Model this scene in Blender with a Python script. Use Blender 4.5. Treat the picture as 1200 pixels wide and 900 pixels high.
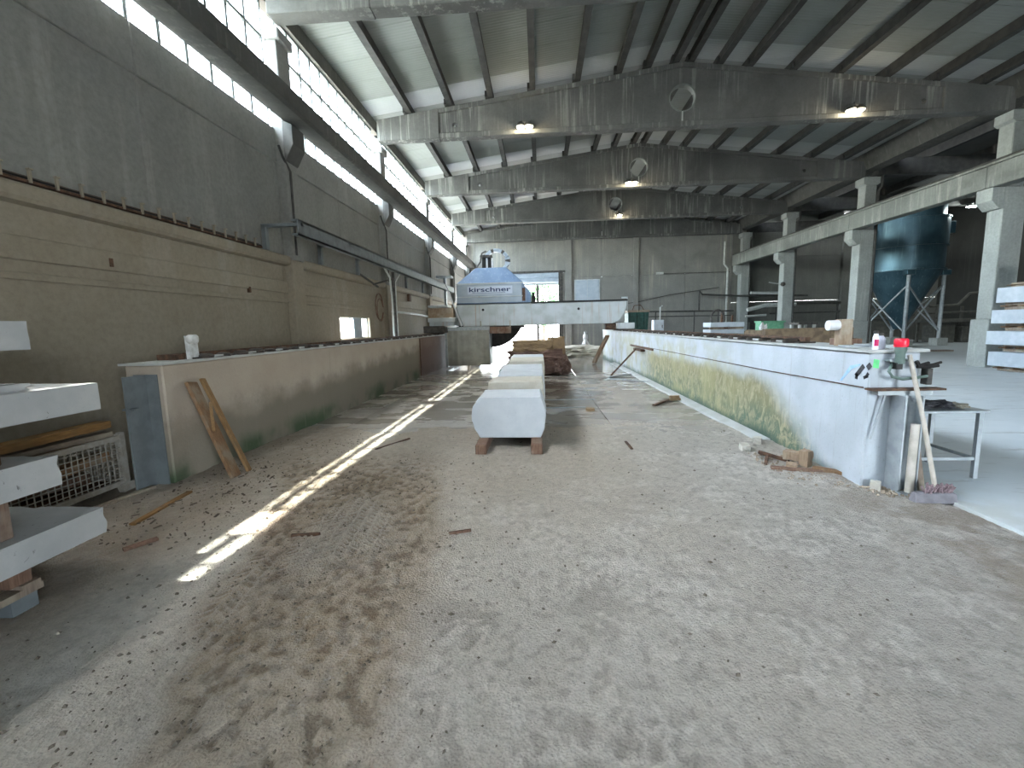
import bpy, bmesh, math, random
import numpy as np
from math import sin, cos, pi, radians, sqrt
from mathutils import Vector, Matrix, noise as mnoise
from mathutils.geometry import tessellate_polygon

for o in list(bpy.data.objects):
    bpy.data.objects.remove(o)
scene = bpy.context.scene
COL = scene.collection
random.seed(7)

# ------------------------------------------------------------------ camera
cam_d = bpy.data.cameras.new('camera')
cam_d.sensor_fit = 'HORIZONTAL'
cam_d.sensor_width = 36.0
cam_d.lens = 36.0 * 532.4 / 1200.0
cam_d.clip_end = 400
cam = bpy.data.objects.new('camera', cam_d)
COL.objects.link(cam)
P_, Y_, R_ = -0.12775, -0.062076, -0.023567
fw = Vector((sin(Y_) * cos(P_), cos(Y_) * cos(P_), sin(P_)))
rt = Vector((cos(Y_), -sin(Y_), 0))
up = rt.cross(fw)
r2 = rt * cos(R_) + up * sin(R_)
u2 = -rt * sin(R_) + up * cos(R_)
M = Matrix((r2, u2, -fw)).transposed().to_4x4()
M.translation = (0, 0, 1.65)
cam.matrix_world = M
scene.camera = cam

# ------------------------------------------------------------------ world, sun, portals, exposure
w = bpy.data.worlds.new('world')
scene.world = w
w.use_nodes = True
bg = w.node_tree.nodes['Background']
sky = w.node_tree.nodes.new('ShaderNodeTexSky')
sky.sky_type = 'NISHITA'
sky.sun_disc = False
sky.sun_elevation = math.atan(2.15)
sky.sun_rotation = radians(-90)
sky.air_density = 1.0
sky.dust_density = 3.0
sky.ozone_density = 1.0
haze = w.node_tree.nodes.new('ShaderNodeMix')       # bright summer haze over the clear sky
haze.data_type = 'RGBA'
haze.inputs[0].default_value = 0.45
haze.inputs[7].default_value = (4.5, 4.7, 4.85, 1)
w.node_tree.links.new(sky.outputs[0], haze.inputs[6])
w.node_tree.links.new(haze.outputs[2], bg.inputs[0])
bg.inputs[1].default_value = 1.15
sun_d = bpy.data.lights.new('sun', 'SUN')
sun_d.energy = 4.5
sun_d.angle = radians(0.7)
sun_d.color = (1.0, 0.95, 0.86)
sun = bpy.data.objects.new('sun', sun_d)
COL.objects.link(sun)
sun.rotation_euler = Vector((1.0, 0.12, -2.15)).to_track_quat('-Z', 'Y').to_euler()
sun.location = (-20, 0, 40)


def portal(name, loc, direction, sx, sy):
    d = bpy.data.lights.new(name, 'AREA')
    d.shape = 'RECTANGLE'
    d.size, d.size_y = sx, sy
    d.cycles.is_portal = True
    o = bpy.data.objects.new(name, d)
    COL.objects.link(o)
    o.location = loc
    o.rotation_euler = Vector(direction).to_track_quat('-Z', 'Y').to_euler()
    return o


YR = -9.4           # rear wall behind the camera
portal('portal_windows', (-5.45, (YR + 33) / 2, 6.8), (1, 0, 0), 33 - YR, 2.3)
portal('portal_rear', (9.0, YR - 0.2, 2.25), (0, 1, 0), 5.0, 4.5)
portal('portal_back_door', (-1.4, 33.5, 2.4), (0, -1, 0), 5.8, 4.8)
vs = scene.view_settings
vs.view_transform = 'Standard'
vs.look = 'None'
vs.gamma = 1.0
vs.use_curve_mapping = False
vs.exposure = 3.1


# ------------------------------------------------------------------ materials
def rgb(h):
    c = [int(h[i:i + 2], 16) / 255 for i in (0, 2, 4)]
    return tuple((x / 12.92 if x <= .04045 else ((x + .055) / 1.055) ** 2.4) for x in c) + (1,)


class NT:
    def __init__(s, name):
        s.m = bpy.data.materials.new(name)
        s.m.use_nodes = True
        s.t = s.m.node_tree
        s.b = s.t.nodes['Principled BSDF']
        s.out = s.t.nodes['Material Output']
        s.tc = s.n('ShaderNodeNewGeometry')
        s.vec = s.tc.outputs['Position']

    def n(s, k, **kw):
        q = s.t.nodes.new(k)
        for a, v in kw.items():
            setattr(q, a, v)
        return q

    def l(s, a, b):
        s.t.links.new(a, b)

    def mapped(s, sc):
        q = s.n('ShaderNodeMapping')
        q.inputs['Scale'].default_value = sc
        s.l(s.vec, q.inputs[0])
        return q.outputs[0]

    def noise(s, scale, detail=4, rough=.55, vec=None, dist=0.0):
        q = s.n('ShaderNodeTexNoise')
        q.inputs['Scale'].default_value = scale
        q.inputs['Detail'].default_value = detail
        q.inputs['Roughness'].default_value = rough
        q.inputs['Distortion'].default_value = dist
        s.l(vec or s.vec, q.inputs['Vector'])
        return q.outputs['Fac']

    def voro(s, scale, vec=None, feat='F1'):
        q = s.n('ShaderNodeTexVoronoi')
        q.feature = feat
        q.inputs['Scale'].default_value = scale
        s.l(vec or s.vec, q.inputs['Vector'])
        return q.outputs['Distance']

    def ramp(s, fac, a, b, va=0.0, vb=1.0):
        q = s.n('ShaderNodeMapRange')
        q.interpolation_type = 'SMOOTHSTEP'
        q.inputs[1].default_value, q.inputs[2].default_value = a, b
        q.inputs[3].default_value, q.inputs[4].default_value = va, vb
        s.put(q.inputs[0], fac)
        return q.outputs[0]

    def put(s, sock, v):
        if isinstance(v, (int, float)):
            sock.default_value = v
        elif isinstance(v, tuple):
            sock.default_value = v
        else:
            s.l(v, sock)

    def math(s, op, a, b=0.0):
        q = s.n('ShaderNodeMath', operation=op)
        s.put(q.inputs[0], a)
        s.put(q.inputs[1], b)
        return q.outputs[0]

    def mix(s, fac, a, b, mode='MIX'):
        q = s.n('ShaderNodeMix', data_type='RGBA', blend_type=mode)
        s.put(q.inputs[0], fac)
        s.put(q.inputs[6], a)
        s.put(q.inputs[7], b)
        return q.outputs[2]

    def sep(s):
        q = s.n('ShaderNodeSeparateXYZ')
        s.l(s.vec, q.inputs[0])
        return q.outputs

    def bump(s, h, strength=.3, dist=.02):
        q = s.n('ShaderNodeBump')
        q.inputs['Strength'].default_value = strength
        q.inputs['Distance'].default_value = dist
        s.l(h, q.inputs['Height'])
        s.l(q.outputs[0], s.b.inputs['Normal'])

    def base(s, c):
        s.put(s.b.inputs['Base Color'], c)

    def set(s, rough=None, metal=None, spec=None):
        if rough is not None:
            s.put(s.b.inputs['Roughness'], rough)
        if metal is not None:
            s.put(s.b.inputs['Metallic'], metal)
        if spec is not None:
            s.put(s.b.inputs['Specular IOR Level'], spec)


def plain(name, c1, c2=None, scale=6.0, rough=.7, metal=0.0, bump=.15, bscale=None, bdist=.01, streak=None, spec=.4):
    t = NT(name)
    c2 = c2 or c1
    f = t.ramp(t.noise(scale, 5), .35, .68)
    c = t.mix(f, rgb(c1), rgb(c2))
    if streak:
        v = t.mapped((7, 7, .35))
        c = t.mix(t.ramp(t.noise(1.6, 3, vec=v), .55, .75, 0, .75), c, rgb(streak))
    t.base(c)
    t.set(rough, metal, spec)
    if bump:
        t.bump(t.noise(bscale or scale * 6, 4), bump, bdist)
    return t.m


def concrete(name, c1, c2, streak_c, damp_c=None, sscale=1.0, board=False):
    """cast concrete: cloudy, run-off streaks, pores"""
    t = NT(name)
    f = t.ramp(t.noise(.9, 6, .6, dist=.4), .3, .7)
    c = t.mix(f, rgb(c1), rgb(c2))
    v = t.mapped((5 * sscale, 5 * sscale, .22))
    st = t.math('MULTIPLY', t.ramp(t.noise(1.5, 4, .65, vec=v), .50, .66), t.ramp(t.noise(.35, 2), .38, .62))
    c = t.mix(t.math('MULTIPLY', st, .6), c, rgb(streak_c))
    if damp_c:
        c = t.mix(t.ramp(t.noise(.5, 5, .6, dist=.6), .5, .72, 0, .4), c, rgb(damp_c))
    c = t.mix(t.ramp(t.noise(14, 5, .7), .3, .75, 0, .2), c, rgb('2e2c28'))
    t.base(c)
    t.set(.85, 0, .25)
    hgt = t.noise(28, 5, .65)
    if board:
        hgt = t.math('ADD', t.math('MULTIPLY', t.noise(2, 3, vec=t.mapped((.5, .5, 18))), 1.5), hgt)
    t.bump(hgt, .25, .012)
    return t.m


MAT = {}
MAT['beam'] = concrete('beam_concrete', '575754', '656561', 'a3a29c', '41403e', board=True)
MAT['column'] = concrete('column_concrete', '8f938f', 'a0a4a0', 'b3b4ad', '777872')
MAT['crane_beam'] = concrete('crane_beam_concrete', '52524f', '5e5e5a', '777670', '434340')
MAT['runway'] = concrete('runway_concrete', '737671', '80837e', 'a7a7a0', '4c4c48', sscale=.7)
MAT['wall_high'] = concrete('wall_upper_concrete', '848480', '8e8e89', 'a09f99', '767672', sscale=.5)
MAT['wall_low'] = concrete('wall_lower_concrete', '948a79', '9c9383', 'a59d90', '8c8171', sscale=.3)
MAT['back_wall'] = concrete('back_wall_concrete', '7c7b76', '888781', 'a9a596', '62615c', sscale=1.0)
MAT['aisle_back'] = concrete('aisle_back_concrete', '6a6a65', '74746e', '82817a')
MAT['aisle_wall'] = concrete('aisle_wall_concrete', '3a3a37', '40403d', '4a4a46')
MAT['gantry_pale'] = plain('gantry_pale', 'b9bcba', 'a9aaa5', 3)
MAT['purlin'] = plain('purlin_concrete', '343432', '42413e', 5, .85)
MAT['steel'] = plain('galvanised_steel', 'a3a9ab', '90979a', 9, .5, .25, .05)
MAT['post_steel'] = plain('dull_post_steel', '747b7d', '666c6f', 6, .6, .15, .05)
MAT['dark_steel'] = plain('dark_steel', '3c3b39', '55514c', 9, .6, .4, .1)
MAT['rust'] = plain('rusty_steel', '4a3a30', '6d5240', 14, .85, .2, .2)
MAT['rack'] = plain('greasy_rack', '2e2a27', '4a4038', 20, .55, .3, .3)
MAT['white_steel'] = plain('pale_machine_paint', 'b9c0c2', 'a7adac', 2.2, .5, .1, .05, streak='a58f7c')
MAT['blue_steel'] = plain('blue_grey_machine_paint', '6b819d', '7a90aa', 2.5, .45, .1, .05, streak='9ba9b8')
MAT['panel_steel'] = plain('sheet_panel', '9aa6b0', 'a8b2ba', 2.5, .5, .2, .05)
MAT['rubber'] = plain('grey_rubber_curtain', '9c9b91', '8a8980', 3, .7, 0, .3, 6, .02, streak='b2ab9d')
MAT['black'] = plain('black_rubber', '191817', '232120', 10, .6)
MAT['blade'] = plain('saw_blade_steel', '1d1b1a', '2a2725', 6, .45, .5)
MAT['navy'] = plain('navy_print', '2b3a5c', '2b3a5c', 5, .6, bump=0)
MAT['plate'] = plain('pale_name_plate', 'c3ccd6', 'bcc5cf', 5, .5, bump=0)
MAT['window_frame'] = plain('window_frame_paint', '6f7472', '5c605e', 8, .6)
MAT['eave'] = plain('eave_concrete', '4c4b46', '585751', 4, .85, streak='6b6a64')
MAT['lamp_body'] = plain('lamp_housing', '4a4a48', '5a5a58', 8, .5, .4)
MAT['white_plastic'] = plain('white_plastic', 'd9d9d9', 'c9c9cc', 5, .4, bump=.03)
MAT['pipe_white'] = plain('pale_pipe', 'b9bbb7', 'a3a5a0', 6, .5)
MAT['pipe_dark'] = plain('dark_pipe', '3d3d3b', '4d4c48', 6, .6, .3)
MAT['cable'] = plain('cable_grey', '57534c', '6a655c', 12, .7)
MAT['green_paint'] = plain('green_skip_paint', '1d4540', '2a5650', 7, .6, .1, .1, streak='4f6a64')
MAT['light_green'] = plain('light_green_paint', '5f9a78', '71a888', 7, .6)
MAT['grey_box'] = plain('grey_box_paint', 'c4cfda', 'b4bec8', 4, .5)
MAT['silo'] = plain('silo_steel', '4a6570', '3c5660', 1.5, .32, .5, .05, streak='6d8790')
MAT['brown_trough'] = plain('muddy_trough', '7c6a54', '5f5142', 6, .9)
MAT['red_plastic'] = plain('red_beacon_plastic', 'e8283f', 'd81f38', 5, .3, bump=0)
MAT['green_base'] = plain('grey_green_plastic', '66776f', '56675f', 6, .5)
MAT['magenta'] = plain('magenta_label', 'd0215e', 'c02060', 5, .5, bump=0)
MAT['paint_black'] = plain('black_spray_paint', '2b2c30', '3c3d42', 30, .7, bump=0)
MAT['paint_blue'] = plain('blue_chalk', 'a3c3d8', '93b8d2', 20, .8, bump=0)
MAT['paint_green'] = plain('green_spray_paint', '6fdc8a', '62c47c', 20, .7, bump=0)
MAT['broom_handle'] = plain('dusty_broom_handle', 'bdb6ab', 'aca396', 12, .8)
MAT['broom_head'] = plain('dusty_broom_block', '7f7c80', '6c696e', 14, .85)
MAT['bristle'] = plain('dusty_bristles', '927f83', '7c686c', 25, .9)
MAT['pvc'] = plain('dusty_pvc', 'c3bcb2', 'aaa397', 8, .6)
MAT['cloth'] = plain('dark_gloves', '2b2d33', '4a4a4d', 25, .9)
MAT['cloth_pale'] = plain('dusty_rag', '8f8b80', 'a39e90', 25, .9)
MAT['bottle'] = plain('bottle_white', 'dfe1ea', 'd2d4e2', 4, .35, bump=0)
MAT['machine_dark'] = plain('dusty_dark_machine', '4d4d49', '5f5e58', 5, .8)
MAT['crate'] = plain('dusty_crate_paint', '96928a', '857f75', 14, .8)
MAT['chalk'] = plain('white_splashed', 'd5d6d6', 'b5b4b0', 14, .8)
MAT['bark'] = plain('bark', '5a4a3a', '463a2e', 10, .9)
MAT['leaf'] = plain('leaf_green', '3f6a34', '2c5228', 3, .6, bump=0)
MAT['outside'] = plain('outside_gravel', '8f8d86', '9d9b93', 1.0, .9)
MAT['outside_white'] = plain('outside_wall_paint', 'c9d4d4', 'd6dede', 1.0, .8)


def wood(name, c1, c2, dirt=None, grain=(18, 18, 2.0)):
    t = NT(name)
    g = t.noise(3, 5, .6, vec=t.mapped(grain), dist=.5)
    c = t.mix(t.ramp(g, .3, .7), rgb(c1), rgb(c2))
    if dirt:
        c = t.mix(t.ramp(t.noise(4, 4), .45, .7, 0, .8), c, rgb(dirt))
    t.base(c)
    t.set(.8, 0, .25)
    t.bump(g, .3, .006)
    return t.m


MAT['wood_yellow'] = wood('new_timber', '957550', '7b5f40', '77654c')
MAT['beam_yellow'] = wood('yellow_beam_timber', '8f6d42', '735432', '6b563c', (18, 2, 18))
MAT['board_grey'] = wood('grey_board_timber', '7f7264', '675c50', '8d8677', (18, 2, 18))
MAT['wood_brown'] = wood('weathered_timber', '8b6c4e', '6f5540', '8e8474')
MAT['wood_red'] = wood('wet_timber_bearer', '7c6252', '624b3e', '8c7f72')
MAT['wood_grey'] = wood('grey_pallet_timber', '8b7c6e', '75685c', '98917f')
MAT['wood_dusty'] = wood('dusty_timber_piece', '9d8872', '86725e', 'b0a898')


def stone(name, base, dark, light, fleck, bump=.2, rough=.75):
    t = NT(name)
    c = t.mix(t.ramp(t.noise(5, 6, .65), .3, .7), rgb(base), rgb(light))
    c = t.mix(t.ramp(t.noise(1.2, 3), .45, .75, 0, .5), c, rgb(dark))
    c = t.mix(t.ramp(t.noise(22, 3, .7, dist=.8), .66, .74, 0, .8), c, rgb(fleck))
    t.base(c)
    t.set(rough, 0, .35)
    t.bump(t.noise(45, 5, .7), bump, .006)
    return t.m


MAT['stone_block'] = stone('pale_cut_limestone', 'b7bdc3', 'a6aaae', 'c2c7cb', '9ea0a1')
MAT['stone_rough'] = stone('rough_split_limestone', 'b8b2a4', '958c7e', 'c4c1b6', '7e7566', .8)
MAT['stone_slab'] = stone('white_slab_stone', 'a6a8a8', '979998', 'b2b3b2', '5c5a57')
MAT['stone_stack'] = stone('bluish_slab_stone', 'a9b2ba', '98a0a8', 'b8c0c6', '8a9096')
MAT['rock_tan'] = stone('tan_quarry_rock', '7e6950', '5a4a39', '91795a', '453729', 1.0)
MAT['rock_brown'] = stone('wet_brown_quarry_rock', '5d473e', '43332d', '6f564a', '352823', .9, .6)


def roof_mat(name, c1, c2, trans):
    t = NT(name)
    sp = t.sep()
    c = t.mix(t.ramp(t.noise(.5, 4), .35, .7), rgb(c1), rgb(c2))
    t.base(c)
    t.set(.6, 0, .3)
    wv = t.math('SINE', t.math('MULTIPLY', sp[1], 62.0))
    t.bump(wv, .35, .01)
    if trans:
        tr = t.n('ShaderNodeBsdfTranslucent')
        tr.inputs[0].default_value = rgb('eef4fa')
        mx = t.n('ShaderNodeMixShader')
        # grime thickens towards the ridge, where nothing washes the sheet
        dirt = t.ramp(t.math('ADD', sp[0], t.math('MULTIPLY', t.noise(1.1, 3), 3.0)), -1.5, 3.2, .045, .010)
        t.l(dirt, mx.inputs[0])
        t.l(t.b.outputs[0], mx.inputs[1])
        t.l(tr.outputs[0], mx.inputs[2])
        t.l(mx.outputs[0], t.out.inputs[0])
    return t.m


MAT['roof'] = roof_mat('roof_sheet', '8a8e8a', '7e827d', False)
MAT['skylight'] = roof_mat('translucent_roof_sheet', 'a2a5a3', '969996', True)
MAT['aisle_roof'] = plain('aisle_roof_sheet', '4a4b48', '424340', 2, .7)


def pane_mat():
    t = NT('window_pane')
    tp = t.n('ShaderNodeBsdfTransparent')
    tp.inputs[0].default_value = (.93, .97, .97, 1)
    t.base(rgb('dfe6e6'))
    t.set(.15, 0, .5)
    tl = t.n('ShaderNodeBsdfTranslucent')
    tl.inputs[0].default_value = rgb('eaf2f4')
    m1 = t.n('ShaderNodeMixShader')
    m1.inputs[0].default_value = .5
    t.l(t.b.outputs[0], m1.inputs[1])
    t.l(tl.outputs[0], m1.inputs[2])
    m2 = t.n('ShaderNodeMixShader')
    t.l(t.ramp(t.noise(2.0, 4), .3, .8, .06, .18), m2.inputs[0])
    t.l(tp.outputs[0], m2.inputs[1])
    t.l(m1.outputs[0], m2.inputs[2])
    t.l(m2.outputs[0], t.out.inputs[0])
    return t.m


MAT['pane'] = pane_mat()


def emit(name, c, s):
    t = NT(name)
    t.b.inputs['Emission Color'].default_value = c
    t.b.inputs['Emission Strength'].default_value = s
    return t.m


MAT['lamp_glow'] = emit('lamp_glow', (1.0, .88, .62, 1), 15.0)
MAT['lamp_glow_cold'] = emit('lamp_glow_cold', (.95, .98, 1.0, 1), 15.0)


def gantry_wall_mat(name, side):
    """poured machine wall: pale and dusty, algae where the cutting water runs"""
    t = NT(name)
    x, y, z = t.sep()
    wob = t.math('MULTIPLY', t.math('SUBTRACT', t.noise(1.3, 5, .6), .5), 1.0)
    if side > 0:
        c = t.mix(t.ramp(t.noise(1.6, 5), .3, .7), rgb('bac1c7'), rgb('abb2b7'))
        # algae field: below the string, past the near end of the wall
        low = t.ramp(t.math('ADD', z, t.math('MULTIPLY', wob, .35)), .98, .72)
        diag = t.ramp(t.math('ADD', t.math('ADD', y, t.math('MULTIPLY', z, -1.6)), wob), 4.5, 5.5)
        far = t.ramp(t.math('ADD', y, wob), 15.5, 12.0)
        mask = t.math('MULTIPLY', t.math('MULTIPLY', low, diag), far)
        blot = t.ramp(t.noise(7, 5, .7, vec=t.mapped((1, 1, .6)), dist=1.2), .42, .64)
        alg = t.mix(t.ramp(t.math('ADD', z, t.math('MULTIPLY', wob, .5)), .1, .7), rgb('4a5f49'), rgb('7c774f'))
        alg = t.mix(blot, alg, rgb('9d9572'))
        alg = t.mix(t.ramp(t.noise(11, 4, .7, dist=1.5), .62, .70, 0, .8), alg, rgb('bdb79e'))
        c = t.mix(t.math('MULTIPLY', mask, .92), c, alg)
        upg = t.math('MULTIPLY', t.ramp(y, 6.0, 9.5), t.ramp(t.noise(1.8, 5, .65), .42, .62))
        c = t.mix(t.math('MULTIPLY', upg, t.ramp(z, 1.42, 1.0, .1, .6)), c, rgb('9c9870'))
        foot = t.math('MULTIPLY', t.ramp(t.math('ADD', z, t.math('MULTIPLY', wob, .3)), .22, .02), t.ramp(y, 5.0, 6.5))
        c = t.mix(foot, c, rgb('44584a'))
    else:
        c = t.mix(t.ramp(t.noise(1.3, 5), .3, .7), rgb('a89b8c'), rgb('b2a799'))
        run = t.math('ADD', z, t.math('ADD', t.math('MULTIPLY', wob, .5), t.math('MULTIPLY', y, -.035)))
        low = t.ramp(run, .62, .30)
        c = t.mix(t.math('MULTIPLY', low, t.ramp(y, 4.9, 5.6, .55, .8)), c, rgb('6c675a'))
        edge = t.math('MULTIPLY', t.ramp(run, .70, .52), t.ramp(run, .40, .52))
        c = t.mix(t.math('MULTIPLY', edge, t.ramp(t.noise(2.5, 6, .75), .40, .75, 0, .5)), c, rgb('5e594f'))
        moss = t.math('MULTIPLY', t.ramp(t.math('ADD', z, t.math('MULTIPLY', wob, .4)), .38, .10), t.ramp(t.noise(1.1, 3), .38, .6))
        c = t.mix(moss, c, rgb('46563f'))
        rust = t.math('MULTIPLY', t.ramp(t.math('ADD', y, wob), 14.6, 15.4), .8)
        c = t.mix(rust, c, rgb('5c3d33'))
    drip = t.ramp(t.noise(2.2, 4, .65, vec=t.mapped((6, 6, .3))), .58, .75, 0, .35)
    c = t.mix(drip, c, rgb('8d8778'))
    c = t.mix(t.ramp(t.noise(30, 4, .7), .55, .8, 0, .4), c, rgb('77746c'))
    t.base(c)
    t.set(.8, 0, .3)
    t.bump(t.noise(24, 6, .7), .4, .012)
    return t.m


MAT['gantry_r'] = gantry_wall_mat('gantry_wall_algae', 1)
MAT['gantry_l'] = gantry_wall_mat('gantry_wall_dusty', -1)


def mud_mat():
    t = NT('mud_ground')
    at = t.n('ShaderNodeAttribute')
    at.attribute_name = 'tone'
    aw = t.n('ShaderNodeAttribute')
    aw.attribute_name = 'wet'
    n1 = t.noise(11, 6, .7)
    c = t.mix(t.ramp(n1, .3, .75), t.mix(1.0, at.outputs['Color'], (.88, .87, .86, 1), 'MULTIPLY'), at.outputs['Color'])
    c = t.mix(t.ramp(t.noise(55, 5, .75), .56, .75, 0, .6), c, rgb('55514a'))  # crevice shade mixed into the colour by fine noise
    c = t.mix(t.ramp(t.noise(30, 5, .75, dist=1.2), .54, .70, 0, .45), c, rgb('d6d5d0'))
    c = t.mix(t.ramp(t.noise(24, 8, .8, dist=.5), .34, .66, .45, 0), c, t.mix(1.0, c, (.6, .59, .57, 1), 'MULTIPLY'))
    t.base(c)
    wet = t.math('MULTIPLY', aw.outputs['Fac'], t.ramp(t.noise(6, 4, .7), .35, .65))
    t.set(t.ramp(wet, 0, 1, .85, .30), 0, .35)
    t.bump(t.math('ADD', t.noise(38, 7, .8), t.math('MULTIPLY', t.voro(70), .5)), 1.0, .048)
    return t.m


MAT['mud'] = mud_mat()


def wet_floor_mat():
    t = NT('wet_concrete_slab')
    x, y, z = t.sep()
    v = t.mapped((.7, 1.3, 1))
    n = t.noise(.9, 6, .62, vec=v, dist=.4)
    c = t.mix(t.ramp(n, .3, .7), rgb('99928a'), rgb('aaa59c'))
    c = t.mix(t.ramp(t.noise(5, 6, .7, vec=v), .5, .7, 0, .45), c, rgb('857d72'))
    c = t.mix(t.ramp(t.noise(3, 5, .7, vec=v, dist=1.0), .58, .74, 0, .4), c, rgb('bcb7ac'))
    wet = t.math('MULTIPLY', t.ramp(t.noise(1.1, 4, .6, vec=v), .36, .56), t.ramp(y, 6.0, 9.0, .25, 1.0))
    wet = t.math('MAXIMUM', wet, t.ramp(y, 12.5, 17.0, 0, .95))
    c = t.mix(t.math('MULTIPLY', wet, .35), c, rgb('746d63'))
    t.base(c)
    t.set(t.ramp(wet, 0, 1, .65, .10), 0, .5)
    t.bump(t.noise(14, 5, .7), .10, .01)
    return t.m


MAT['wet_floor'] = wet_floor_mat()


def apron_mat():
    t = NT('dusty_apron_floor')
    x, y, z = t.sep()
    c = t.mix(t.ramp(t.noise(.8, 5, .6), .3, .7), rgb('ccd5d9'), rgb('d8dfe2'))
    tr = t.ramp(t.noise(2.2, 5, .7, vec=t.mapped((.5, 2.2, 1)), dist=.5), .55, .7, 0, .6)
    c = t.mix(tr, c, rgb('9c9f9c'))
    edge = t.math('MULTIPLY', t.ramp(x, 4.3, 3.62), t.ramp(t.noise(3, 4), .25, .6))
    c = t.mix(t.math('MULTIPLY', edge, .8), c, rgb('b9bcb6'))
    far = t.ramp(y, 11, 22, 0, .6)
    c = t.mix(far, c, rgb('a0a3a0'))
    t.base(c)
    t.set(.6, 0, .35)
    t.bump(t.noise(20, 5, .7), .2, .01)
    return t.m


MAT['apron'] = apron_mat()


# ------------------------------------------------------------------ mesh helpers
class MB:
    def __init__(s):
        s.v, s.f = [], []

    def add(s, vs_, fs_):
        b = len(s.v)
        s.v += [tuple(q) for q in vs_]
        s.f += [tuple(i + b for i in q) for q in fs_]
        return s

    def box(s, x0, x1, y0, y1, z0, z1):
        return s.hexa([(x0, y0, z0), (x1, y0, z0), (x1, y1, z0), (x0, y1, z0),
                       (x0, y0, z1), (x1, y0, z1), (x1, y1, z1), (x0, y1, z1)])

    def hexa(s, p):
        return s.add(p, [(0, 3, 2, 1), (4, 5, 6, 7), (0, 1, 5, 4), (1, 2, 6, 5), (2, 3, 7, 6), (3, 0, 4, 7)])

    def bar(s, p0, p1, w_, h_, roll=0.0):
        """rectangular bar from p0 to p1"""
        p0, p1 = Vector(p0), Vector(p1)
        d = (p1 - p0).normalized()
        a = Vector((0, 0, 1)) if abs(d.z) < .9 else Vector((0, 1, 0))
        u = d.cross(a).normalized()
        v = u.cross(d).normalized()
        if roll:
            u, v = u * cos(roll) + v * sin(roll), -u * sin(roll) + v * cos(roll)
        u *= w_ / 2
        v *= h_ / 2
        return s.hexa([p0 - u - v, p0 + u - v, p1 + u - v, p1 - u - v, p0 - u + v, p0 + u + v, p1 + u + v, p1 - u + v])

    def tube(s, pts, r, n=8, r1=None):
        pts = [Vector(p) for p in pts]
        k = len(pts)
        rings = []
        for i, p in enumerate(pts):
            d = (pts[min(i + 1, k - 1)] - pts[max(i - 1, 0)]).normalized()
            a = Vector((0, 0, 1)) if abs(d.z) < .95 else Vector((1, 0, 0))
            u = d.cross(a).normalized()
            v = u.cross(d).normalized()
            rr = r if r1 is None else r + (r1 - r) * i / (k - 1)
            rings.append([p + (u * cos(2 * pi * j / n) + v * sin(2 * pi * j / n)) * rr for j in range(n)])
        vs_ = [q for g in rings for q in g]
        fs_ = [(i * n + j, i * n + (j + 1) % n, (i + 1) * n + (j + 1) % n, (i + 1) * n + j) for i in range(k - 1) for j in range(n)]
        fs_ += [tuple(range(n))[::-1], tuple((k - 1) * n + j for j in range(n))]
        return s.add(vs_, fs_)

    def lathe(s, prof, c, n=16):
        c = Vector(c)
        k = len(prof)
        vs_ = [c + Vector((r * cos(2 * pi * j / n), r * sin(2 * pi * j / n), z)) for r, z in prof for j in range(n)]
        fs_ = [(i * n + j, i * n + (j + 1) % n, (i + 1) * n + (j + 1) % n, (i + 1) * n + j) for i in range(k - 1) for j in range(n)]
        fs_ += [tuple(range(n))[::-1], tuple((k - 1) * n + j for j in range(n))]
        return s.add(vs_, fs_)

    def prism(s, outer, a0, a1, axis, holes=()):
        """polygon (u,v) swept along axis; axis x:(u,v)=(y,z)  y:(x,z)  z:(x,y)"""
        loops = [list(outer)] + [list(h) for h in holes]

        def P(uv, a):
            u, v = uv
            return {'x': (a, u, v), 'y': (u, a, v), 'z': (u, v, a)}[axis]
        flat = [q for lp in loops for q in lp]
        n = len(flat)
        if len(loops) == 1 and len(outer) <= 4:
            tri = [tuple(range(n))]
        else:
            tri = tessellate_polygon([[Vector((q[0], q[1], 0)) for q in lp] for lp in loops])
        vs_ = [P(q, a0) for q in flat] + [P(q, a1) for q in flat]
        fs_ = [tuple(t) for t in tri] + [tuple(i + n for i in t)[::-1] for t in tri]
        b = 0
        for lp in loops:
            m = len(lp)
            fs_ += [(b + i, b + (i + 1) % m, n + b + (i + 1) % m, n + b + i) for i in range(m)]
            b += m
        return s.add(vs_, fs_)

    def build(s, name, mat, parent=None, bevel=0.0, smooth=False, origin=None):
        """link as one mesh object; coordinates are world ones unless the parent has a place of its own"""
        me = bpy.data.meshes.new(name)
        v = s.v
        off = Vector((0, 0, 0))
        if parent is not None:
            off = Vector(parent.get('_o', (0, 0, 0)))
        o_ = Vector(origin) if origin is not None else off
        me.from_pydata([tuple(Vector(q) - o_) for q in v], [], s.f)
        me.update()
        b = bmesh.new()
        b.from_mesh(me)
        bmesh.ops.recalc_face_normals(b, faces=b.faces)
        b.to_mesh(me)
        b.free()
        if smooth:
            me.shade_smooth()
            me.set_sharp_from_angle(angle=.7)
        o = bpy.data.objects.new(name, me)
        COL.objects.link(o)
        if parent is not None:
            o.parent = parent
            o.location = o_ - off
        else:
            o.location = o_
        o['_o'] = tuple(o_)
        me.materials.append(MAT[mat] if isinstance(mat, str) else mat)
        if bevel:
            md = o.modifiers.new('bevel', 'BEVEL')
            md.width = bevel
            md.segments = 1
            md.limit_method = 'ANGLE'
        return o


def thing(name, label, cat, loc, group=None):
    o = bpy.data.objects.new(name, None)
    COL.objects.link(o)
    o.empty_display_size = .2
    o.location = loc
    o['_o'] = tuple(loc)
    return tag(o, label, cat, group)


def tag(o, label, cat, group=None):
    o['label'] = label
    o['category'] = cat
    if group:
        o['group'] = group
    return o


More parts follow.
